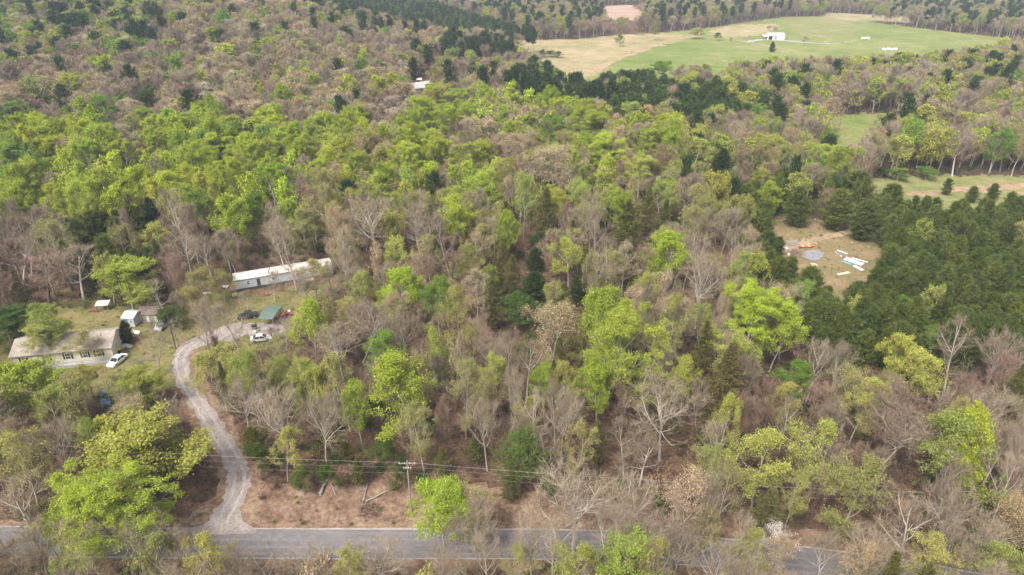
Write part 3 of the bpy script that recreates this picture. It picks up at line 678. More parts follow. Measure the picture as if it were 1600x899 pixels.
def pole(name, base, h, r0, m, lean=(0, 0), arms=(), **kw):
    t = empty(name, base, 0, **kw)
    bm = B(); cyl(bm, (0, 0, -0.2), (lean[0], lean[1], h), r0, r0 * 0.65, 10); done('post', bm, m, t)
    for z, w, rz in arms:
        f = z / h; bm = B(); box(bm, (lean[0] * f, lean[1] * f - r0 - 0.06, z), (w, 0.1, 0.12)); ar = done('crossarm', bm, m, t)
        for x in (-w * 0.45, -w * 0.15, w * 0.15, w * 0.45): bm = B(); cyl(bm, (lean[0] * f + x, lean[1] * f - r0 - 0.06, z + 0.06), (lean[0] * f + x, lean[1] * f - r0 - 0.06, z + 0.26), 0.05, 0.03, 8); done('insulator', bm, M['trim'], ar)
    return t
UP = gp(643, 800)
pole('utility_pole', UP, 10.4, 0.18, M['pole'], arms=((10.0, 2.6, 0), (9.1, 1.2, 0)), label='grey wooden utility pole with crossarm beside the paved road', cat='utility pole')
DP = gp(275, 546)
pole('service_pole', DP, 8.0, 0.13, M['darkpole'], lean=(-0.9, 1.6), label='dark leaning pole beside the bend of the gravel drive', cat='pole')
pole('yard_post', gp(354, 456), 4.6, 0.07, M['pole'], label='thin pale post at the left end of the mobile home', cat='post')
def wire(p0, p1, sag, label, r=0.008):
    p0, p1 = np.array(p0, float), np.array(p1, float); t = np.linspace(0, 1, 25)[:, None]
    P = p0 + (p1 - p0) * t; P[:, 2] -= sag * 4 * (t * (1 - t))[:, 0]
    V, f = tubes(P[:-1], P[1:], np.full(24, r), np.full(24, r), 4)
    o = structure('power_line', mesh_np('power_line', V, [f], [M['wire']])); del o['kind']; tag(o, label, 'power line', 'power lines strung along the road')
for k, (dx, z, w) in enumerate(((-1.1, 10.25, 'topmost'), (-0.4, 10.25, 'second highest'), (0.2, 9.3, 'third highest'), (0, 8.2, 'lowest'))):
    wire((UP[0] + dx, UP[1] - 0.24, z), (UP[0] - 62, UP[1] + 4 + k * .2, z + 0.4 - 0.2 * k), 0.6 + .1 * k, f'{w} power line left of the utility pole, over the roadside bank')
    wire((UP[0] + dx + 0.8, UP[1] - 0.24, z), (UP[0] + 75, UP[1] - 6 + k * .2, z - 0.6), 0.7 + .1 * k, f'{w} power line right of the utility pole, passing behind the treetops')

# ------------------------------------------------------------------ vehicles
def car(name, loc, rz, pm, label, kind='sedan', sc=1.0, cat='car'):
    t = empty(name, loc, rz, label=label, cat=cat); t.scale = (sc,) * 3
    Lc, Wc = (4.7, 1.8); hw = Wc / 2
    if kind == 'sedan': hood, belt, top = 0.82, 0.92, 1.42; cab = [(-1.75, belt), (-1.05, top), (0.35, top), (1.15, belt)]
    elif kind == 'suv': hood, belt, top = 0.98, 1.05, 1.68; cab = [(-2.2, belt), (-1.95, top), (0.35, top), (1.15, belt)]
    else: hood, belt, top = 1.02, 1.08, 1.75; cab = [(-0.75, belt), (-0.6, top), (0.55, top), (1.2, belt)]
    bm = B()
    prof = [(-2.3, 0.32), (-2.35, 0.6), (-2.3, belt - 0.02), (-1.8, belt), (1.15, belt), (1.9, hood), (2.28, hood - 0.14), (2.35, 0.5), (2.3, 0.3)]
    st = ((-hw, 0.0), (-hw * 0.93, 0.06), (0, 0.10), (hw * 0.93, 0.06), (hw, 0))
    rows = []
    for y, lift in st:
        rows.append([bm.verts.new((x * (1 if abs(y) < hw * 0.95 else 0.965), y, z if z < 0.7 else z + lift - 0.06)) for x, z in prof])
    n = len(prof)
    for a, b in zip(rows, rows[1:]):
        for i in range(n): bm.faces.new((a[i], a[(i + 1) % n], b[(i + 1) % n], b[i]))
    bm.faces.new(rows[0][::-1]); bm.faces.new(rows[-1])
    if kind == 'pickup': # open bed
        pass
    body = done('body', bm, pm, t, smooth=False)
    bm = B(); ins = 0.14
    lo = [(x, s * (hw - 0.06), z) for s in (-1, 1) for x, z in (cab[0], cab[3])]
    hi = [(x, s * (hw - 0.06 - ins), z) for s in (-1, 1) for x, z in (cab[1], cab[2])]
    v = [bm.verts.new(p) for p in lo + hi]
    for q in ((0, 1, 5, 4), (2, 6, 7, 3), (0, 4, 6, 2), (1, 3, 7, 5), (4, 5, 7, 6), (0, 2, 3, 1)): bm.faces.new([v[i] for i in q])
    done('window', bm, M['car_glass'], t)
    bm = B(); box(bm, ((cab[1][0] + cab[2][0]) / 2, 0, top + 0.01), (cab[2][0] - cab[1][0] + 0.08, 2 * (hw - 0.06 - ins) + 0.06, 0.07)); done('roof', bm, pm, t, bevel=0.02)
    for s in (-1, 1):
        for (xa, za), (xb, zb) in ((cab[0], cab[1]), (cab[3], cab[2]), ((-0.3, belt), (-0.3, top))):
            bm = B(); cyl(bm, (xa, s * (hw - 0.06), za), (xb, s * (hw - 0.06 - ins), zb), 0.045, n=6); done('pillar', bm, pm, t)
    for x in (-1.45, 1.45):
        for s in (-1, 1):
            bm = B(); cyl(bm, (x, s * (hw - 0.2), 0.33), (x, s * (hw + 0.01), 0.33), 0.33, n=20); w = done('wheel', bm, M['tyre'], t)
            bm = B(); cyl(bm, (x, s * (hw - 0.02), 0.33), (x, s * (hw + 0.03), 0.33), 0.19, n=14); done('rim', bm, M['rim'], w)
    for s in (-1, 1):
        bm = B(); box(bm, (2.30, s * 0.62, 0.66), (0.1, 0.36, 0.14)); done('headlight', bm, M['lamp'], t)
        bm = B(); box(bm, (-2.31, s * 0.68, 0.76), (0.08, 0.28, 0.14)); done('tail_light', bm, M['tail'], t)
        bm = B(); box(bm, (0.85, s * (hw + 0.06), belt + 0.06), (0.12, 0.16, 0.12)); done('wing_mirror', bm, pm, t)
    if kind == 'suv':
        for s in (-1, 1): bm = B(); box(bm, (-0.8, s * 0.6, top + 0.1), (2.2, 0.05, 0.05)); done('roof_rail', bm, M['black'], t)
    if kind == 'pickup':
        bm = B(); box(bm, (-1.55, 0, belt + 0.01), (1.4, 1.5, 0.06)); done('bed_cover', bm, M['black'], t)
    return t
def heading(p, q):
    a, b = gp(*p), gp(*q); return math.atan2(b[1] - a[1], b[0] - a[0])
car('parked_car', gp(184, 567), heading((198, 557), (175, 575)), paint('white', (0.78, 0.78, 0.76)), 'white saloon car parked at the right end of the cream house', 'sedan')
car('parked_car', gp(254, 512), heading((261, 505), (248, 519)), paint('silver', (0.50, 0.53, 0.56), 0.3), 'silver estate car on the grass in front of the white shed', 'suv')
car('parked_car', gp(166, 628), heading((165, 610), (167, 640)), paint('blue', (0.10, 0.15, 0.22), 0.2), 'dark blue car half hidden under trees beside the leafy yard', 'suv')
car('parked_car', gp(388, 497), heading((372, 499), (402, 494)), paint('black', (0.03, 0.035, 0.04), 0.2), 'black pickup truck just left of the green carport', 'pickup', cat='pickup truck')
car('parked_car', gp(409, 532), heading((396, 534), (422, 531)), paint('cream', (0.66, 0.66, 0.60)), 'dusty white car in front of the green carport', 'sedan')
car('parked_car', gp(444, 497), heading((436, 500), (452, 492)), paint('red', (0.22, 0.05, 0.05)), 'dark red car among clutter right of the green carport', 'sedan', 0.85)
t = empty('garden_tractor', gp(181, 553), R(30), label='black garden tractor with yellow hood between the white car and house', cat='garden tractor')
bm = B(); box(bm, (0, 0, 0.6), (1.9, 0.75, 0.45)); done('body', bm, M['black'], t, 0.05)
bm = B(); box(bm, (0.7, 0, 1.0), (1.0, 0.75, 0.3)); done('hood', bm, M['yellow'], t, 0.06)
bm = B(); box(bm, (-0.5, 0, 1.0), (0.5, 0.5, 0.1)); box(bm, (-0.75, 0, 1.25), (0.1, 0.5, 0.45)); done('seat', bm, M['black'], t)
bm = B(); cyl(bm, (0.1, 0, 0.8), (0.0, 0, 1.3), 0.03); cyl(bm, (0.0, 0, 1.3), (-0.02, 0, 1.34), 0.2); done('steering_wheel', bm, M['black'], t)
for x, r in ((-0.6, 0.42), (0.7, 0.28)):
    for s in (-1, 1): bm = B(); cyl(bm, (x, s * 0.4, r), (x, s * 0.62, r), r, n=18); done('wheel', bm, M['tyre'], t)
# barrel smoker by the carport
t = empty('barrel_smoker', gp(398, 515), R(15), label='black barrel smoker grill standing in front of the carport', cat='smoker grill')
bm = B(); cyl(bm, (-0.6, 0, 0.95), (0.6, 0, 0.95), 0.36, n=16); done('barrel', bm, M['black'], t)
bm = B(); cyl(bm, (0.45, 0, 1.25), (0.45, 0, 1.8), 0.07); done('chimney', bm, M['black'], t)
for x in (-0.45, 0.45):
    for y in (-0.25, 0.25): bm = B(); box(bm, (x, y, 0.32), (0.05, 0.05, 0.66)); done('leg', bm, M['black'], t)
for k, (px, py, s, mm, lb, ct) in enumerate([(398, 521, 0.5, 'white', 'white plastic chest beside the black smoker', 'chest'), (436, 486, 0.6, 'trim', 'white box on the clutter behind the dark red car', 'box'), (452, 489, 0.55, 'white', 'white crate right of the dark red car', 'crate')]):
    bm = B(); box(bm, (0, 0, s / 2), (s * 1.6, s, s)); done_ = done('storage_box', bm, M[mm], None, 0.03, (*gp(px, py), 0), (0, 0, k)); tag(done_, lb, ct)
    bm = B(); box(bm, (0, 0, s + 0.03), (s * 1.7, s * 1.1, 0.06)); done('lid', bm, M[mm], done_)

# ------------------------------------------------------------------ the clearing with building leftovers
sheet_pts = [(1252, 397), (1262, 392), (1280, 392), (1288, 396), (1284, 404), (1275, 408), (1262, 406), (1253, 402)]
bm = B(); W_ = [gp(*q) for q in sheet_pts]; vv = [bm.verts.new((x, y, 0.16)) for x, y in W_]; f = bm.faces.new(vv)
ex = bmesh.ops.extrude_face_region(bm, geom=[f]); bmesh.ops.translate(bm, vec=(0, 0, -0.13), verts=[g for g in ex['geom'] if isinstance(g, bmesh.types.BMVert)])
tag(done('concrete_pad', bm, M['tarp']), 'flat grey concrete pad in the middle of the woodland clearing', 'concrete pad')
def hull(bm, Ls, Ws, Hs):
    rows = []
    for i in range(11):
        x = -Ls / 2 + Ls * i / 10; s = math.sin(math.pi * (i + 0.25) / 10.5) ** 0.6
        rows.append([bm.verts.new((x, Ws / 2 * s * math.cos(a), Hs * (0.9 - s * 0.9 * math.sin(a)) + (1 - s) * 0.12)) for a in np.linspace(0, math.pi, 9)])
    for a, b in zip(rows, rows[1:]):
        for j in range(8): bm.faces.new((a[j], a[j + 1], b[j + 1], b[j]))
        bm.faces.new((a[0], b[0], b[8], a[8]))
    bm.faces.new(rows[0]); bm.faces.new(rows[-1][::-1])
t = empty('rowing_boat', gp(1259, 387), R(6), label='orange red boat lying behind the concrete pad', cat='boat')
bm = B(); hull(bm, 5.2, 1.4, 0.6); done('hull', bm, M['orange'], t)
for x in (-1, 0.8): bm = B(); box(bm, (x, 0, 0.6), (0.3, 1.1, 0.05)); done('thwart', bm, M['trim'], t)
bm = B()
for k in range(40):
    a, b = random.uniform(-1.6, 1.6), random.uniform(-1.2, 1.2); h = 0.9 * max(0, 1 - math.hypot(a / 2, b / 1.6))
    box(bm, (a, b, h * random.random() + 0.08), (random.uniform(0.3, 1.2), random.uniform(.1, .4), 0.06), Matrix.Rotation(random.uniform(0, 3), 4, 'Z') @ Matrix.Rotation(random.uniform(-.6, .6), 4, 'X'))
tag(done('scrap_heap', bm, mat('red_plastic', (0.5, 0.07, 0.05)), None, loc=(*gp(1215, 384), 0)), 'heap of bright red scrap at the left edge of the clearing', 'scrap heap')
def twig_heap(name, loc, R_, H_, n, m, label, cat, w=0.06, group=None):
    a = rng.uniform(0, 6.28, n); r = R_ * np.sqrt(rng.random(n)); x, y = r * np.cos(a), r * np.sin(a); z = H_ * (1 - (r / R_) ** 1.5) * rng.random(n)
    P0 = np.column_stack([x, y, z]); D = rng.normal(size=(n, 3)); D[:, 2] *= 0.35; D /= np.linalg.norm(D, axis=1)[:, None]
    P1 = P0 + D * rng.uniform(0.5, 1.8, n)[:, None]; P1[:, 2] = np.abs(P1[:, 2])
    V, f = tubes(P0, P1, np.full(n, w), np.full(n, w * 0.3), 3)
    o = link(name, mesh_np(name, V, [f], [m])); o.location = (*loc, 0); return tag(o, label, cat, group)
twig_heap('brush_pile', gp(1239, 383), 2.2, 1.6, 260, M['bark_grey'], 'tangled grey brush pile between the red heap and orange boat', 'brush pile', 0.05)
twig_heap('brush_pile', gp(1240, 397), 2.6, 0.7, 160, M['twig_rust'], 'flat brown rubbish pile left of the concrete pad', 'rubbish pile', 0.06)
twig_heap('branch_pile', gp(578, 797), 1.5, 0.5, 70, M['brush'], 'dark brown branch pile by the road left of the utility pole', 'branch pile', 0.06)
for k, (px, py, sx, sy, mm, lb) in enumerate([(1228, 392, 1.0, 0.8, 'white', 'white bucket on the rubbish left of the pad'), (1232, 400, 0.7, 0.6, 'white', 'small white tub just left of the concrete pad'), (1191, 358, 0.7, 0.7, 'white', 'white bin at the far left corner of the clearing')]):
    bm = B(); cyl(bm, (0, 0, 0), (0, 0, sx * 0.8), sx * 0.4, sx * 0.5, 14); o = done('bucket', bm, M[mm], None, loc=(*gp(px, py), 0)); tag(o, lb, 'bucket')
    bm = B(); cyl(bm, (0, 0, sx * 0.8), (0, 0, sx * 0.84), sx * 0.52, n=14); done('rim', bm, M['trim'], o)
bm = B()
for k in range(9): box(bm, (random.uniform(-.9, .9), random.uniform(-.6, .6), 0.1 + random.random() * 0.2), (random.uniform(.4, 1.1), random.uniform(.3, .6), .25), Matrix.Rotation(random.uniform(0, 3), 4, 'Z'))
tag(done('rubble_heap', bm, M['pale_wood'], None, 0.03, loc=(*gp(1272, 415), 0)), 'small cream rubble heap in front of the concrete pad', 'rubble heap')
panels = [(1334, 410, 5.2, 2.2, -52, 'white', 0.25, 'large white panel on the long scrap row in the clearing'), (1327, 413, 4.6, 0.9, -52, 'teal', 0.12, 'teal strip of panel beside the large white panel'),
          (1341, 420, 3.2, 1.2, -70, 'white', 0.2, 'narrow white panel at the near end of the scrap row'), (1343, 408, 4.2, 0.5, -45, 'trim', 0.3, 'white gutter strip behind the large white panel'), (1316, 395, 3.2, 0.5, -58, 'trim', 0.2, 'white strip at the far end of the scrap row'),
          (1318, 428, 4.2, 0.9, 22, 'pale_wood', 0.12, 'pale plank lying on the grass before the scrap row')]
for px, py, l, w, a, mm, z, lb in panels:
    bm = B(); box(bm, (0, 0, z), (l, w, 0.09), Matrix.Rotation(R(3), 4, 'X')); box(bm, (l * 0.3, 0, z * 0.5 - 0.03), (0.12, w * 0.8, max(z - 0.09, 0.02))); box(bm, (-l * 0.3, 0, z * 0.5 - 0.03), (0.12, w * 0.8, max(z - 0.09, 0.02)))
    tag(done('panel' if 'plank' not in lb else 'plank', bm, M[mm], None, loc=(*gp(px, py), 0), rot=(0, 0, R(a))), lb, 'panel' if 'plank' not in lb else 'plank', 'scrap boards in the clearing')
bm = B()
for k in range(60):
    s = k / 60; box(bm, (random.uniform(-.5, .5) + (s - .5) * 9, random.uniform(-.6, .6), random.uniform(.05, .4)), (random.uniform(.3, 1.6), random.uniform(.05, .3), 0.06), Matrix.Rotation(random.uniform(-.7, .7), 4, 'Z') @ Matrix.Rotation(random.uniform(-.5, .5), 4, 'Y'), mi=k % 3)
tag(done('scrap_row', bm, [M['white'], M['wood'], M['concrete']], None, loc=(*gp(1328, 405), 0), rot=(0, 0, R(-54))), 'long row of splintered scrap beside the pines', 'scrap row')

# logs on the bank
def log(p, q, r, label, z=0.3):
    a, b = gp(*p), gp(*q); n = 7; t = np.linspace(0, 1, n)
    P = np.column_stack([a[0] + (b[0] - a[0]) * t, a[1] + (b[1] - a[1]) * t, z + rng.normal(size=n) * 0.04]); P[:, :2] += rng.normal(size=(n, 2)) * 0.05
    rr = r * (1 - 0.5 * t); V, f = tubes(P[:-1], P[1:], rr[:-1], rr[1:], 7); parts = [(V, f, 0)]
    k = 5; i = rng.integers(1, n - 1, k); D = rng.normal(size=(k, 3)); D[:, 2] = np.abs(D[:, 2]); v2 = tubes(P[i], P[i] + D * 0.7, rr[i] * 0.5, rr[i] * 0.15, 4); parts.append((*v2, 0))
    j = join(parts); o = link('fallen_log', mesh_np('fallen_log', j[0], j[1], [M['bark_pale']])); tag(o, label, 'log', 'fallen logs on the roadside bank')
log((500, 775), (519, 738), 0.26, 'thick pale leaning log on the bank, furthest from the pole')
log((572, 786), (612, 766), 0.13, 'long thin pale log pointing at the utility pole')
log((566, 788), (575, 758), 0.10, 'short thin upright-looking log left of the long one')
log((700, 775), (762, 769), 0.12, 'fallen grey log behind the lime tree at the roadside')

# ------------------------------------------------------------------ far buildings
ba, _ = gable_house('barn', (*gp(1199, 62.5), 0), R(-3), 15.5, 9, 0.1, 3.9, 5.6, M['white'], M['white_metal'], 'white metal barn with open bay in the distant green pasture', 'barn', 0.3)
bm = B(); box(bm, (2.6, -0.05, 1.7), (3.4, 0.1, 3.2)); done('door', bm, M['black'], ba)  # black panel painted for the shade inside the open bay, no door leaf
bm = B(); box(bm, (7.2, -0.05, 1.7), (2.6, 0.1, 3.2)); done('door', bm, mat('grey_door', (.3, .3, .3)), ba)
bm = B(); prism(bm, [(0, 2.7), (0, 2.85), (9, 3.35), (9, 3.2)], -3.4, -0.1, 'x'); done('side_roof', bm, M['white_metal'], ba)
for y in (0.2, 8.8): bm = B(); box(bm, (-3.2, y, 1.4), (0.2, 0.2, 2.8)); done('post', bm, M['wood'], ba)
x, y, z = at(650, 147)
fh, _ = gable_house('far_house', (x, y, z), R(38), 17, 9.5, 0.2, 3.0, 5.4, M['pale_wood'], worn('grey_shingle', (0.36, 0.34, 0.34), (0.48, 0.46, 0.45), 0.6), 'distant house with light grey shingle roof among bare woods', 'house', 0.4)
window(fh, 4, -0.03, 1.7, 1.2, 1.2, False); window(fh, 9, -0.03, 1.7, 1.2, 1.2, False)
bm = B(); box(bm, (12.5, -0.03, 1.2), (1.0, 0.06, 2.0)); done('door', bm, M['trim'], fh)
x, y, z = at(649, 131)
s3, _ = gable_house('far_shed', (x, y, z), R(5), 4, 3, 0.1, 2.2, 3.0, M['brick'], M['white_metal'], 'tiny red walled shed behind the distant grey roofed house', 'shed', 0.2)
bm = B(); box(bm, (2, -0.03, 1.0), (1.4, 0.06, 1.7)); done('door', bm, M['black'], s3)
x, y, z = at(717, 121)
t = empty('round_tank', (x, y, z), label='white round tank in the bare patch right of the distant house', cat='tank')
bm = B(); cyl(bm, (0, 0, 0), (0, 0, 2.6), 1.9, n=20); done('tank', bm, M['white'], t); bm = B(); cyl(bm, (0, 0, 2.6), (0, 0, 3.3), 1.95, 0.3, 20); done('lid', bm, M['trim'], t)
# wrapped bales, trailer and feeders in the pasture
def bale_mesh():
    bm = B(); cyl(bm, (-0.75, 0, 0.85), (0.75, 0, 0.85), 0.85, n=20)
    me = bpy.data.meshes.new('hay_bale'); bmesh.ops.recalc_face_normals(bm, faces=bm.faces[:]); bm.to_mesh(me); bm.free(); me.materials.append(M['hay_wrap'])
    return me
bmh = bale_mesh(); order = ['leftmost', 'second from left', 'third from left', 'fourth from left', 'fifth from left', 'sixth from left', 'rightmost']
for k in range(7):
    px = 1380 + k * 3.3; o = link('hay_bale', bmh); o.location = (*gp(px, 79 + 0.5 * math.sin(k * 2)), 0.02); o.rotation_euler = (0, 0, k * 0.7); o.scale = (1.1,) * 3
    tag(o, f'white wrapped hay bale, {order[k]} of the row behind the trees', 'hay bale', 'wrapped bales in the pasture')
t = empty('livestock_trailer', gp(1352, 62.5), R(4), label='long white livestock trailer standing in the pasture', cat='trailer')
bm = B(); box(bm, (0, 0, 1.5), (7.5, 2.3, 2.0)); done('body', bm, M['white'], t, 0.08)
for x in (-0.6, 0.6):
    for s in (-1, 1): bm = B(); cyl(bm, (x, s * 0.95, 0.4), (x, s * 1.2, 0.4), 0.4, n=14); done('wheel', bm, M['tyre'], t)
bm = B(); cyl(bm, (3.7, 0, 0.6), (5.0, 0, 0.5), 0.08); done('drawbar', bm, M['rim'], t)
bm = B(); box(bm, (0, -1.17, 1.8), (6.0, 0.04, 0.35)); done('window', bm, M['car_glass'], t)
for k, px in enumerate((1292, 1310, 1322, 1333)):
    t = empty('feed_trough', gp(px, (67, 69, 67.7, 66)[k]), R(10), label=f'{("first","second","third","fourth")[k]} white feed trough from the barn, along the pasture track', cat='feed trough', group='feed troughs along the track')
    bm = B(); prism(bm, [(-0.6, 0.9), (-0.35, 0.3), (0.35, 0.3), (0.6, 0.9)], -1.8, 1.8, 'x'); done('trough', bm, M['white'], t)
    for x in (-1.5, 1.5): bm = B(); box(bm, (x, 0, 0.16), (0.12, 0.8, 0.3)); done('leg', bm, M['rim'], t)
# the concrete apron half hidden under the lime tree by the road
sheet('side_drive', [(82, 828), (92, 800), (120, 796), (124, 828)], 0.034, M['gravel'], 0.1)
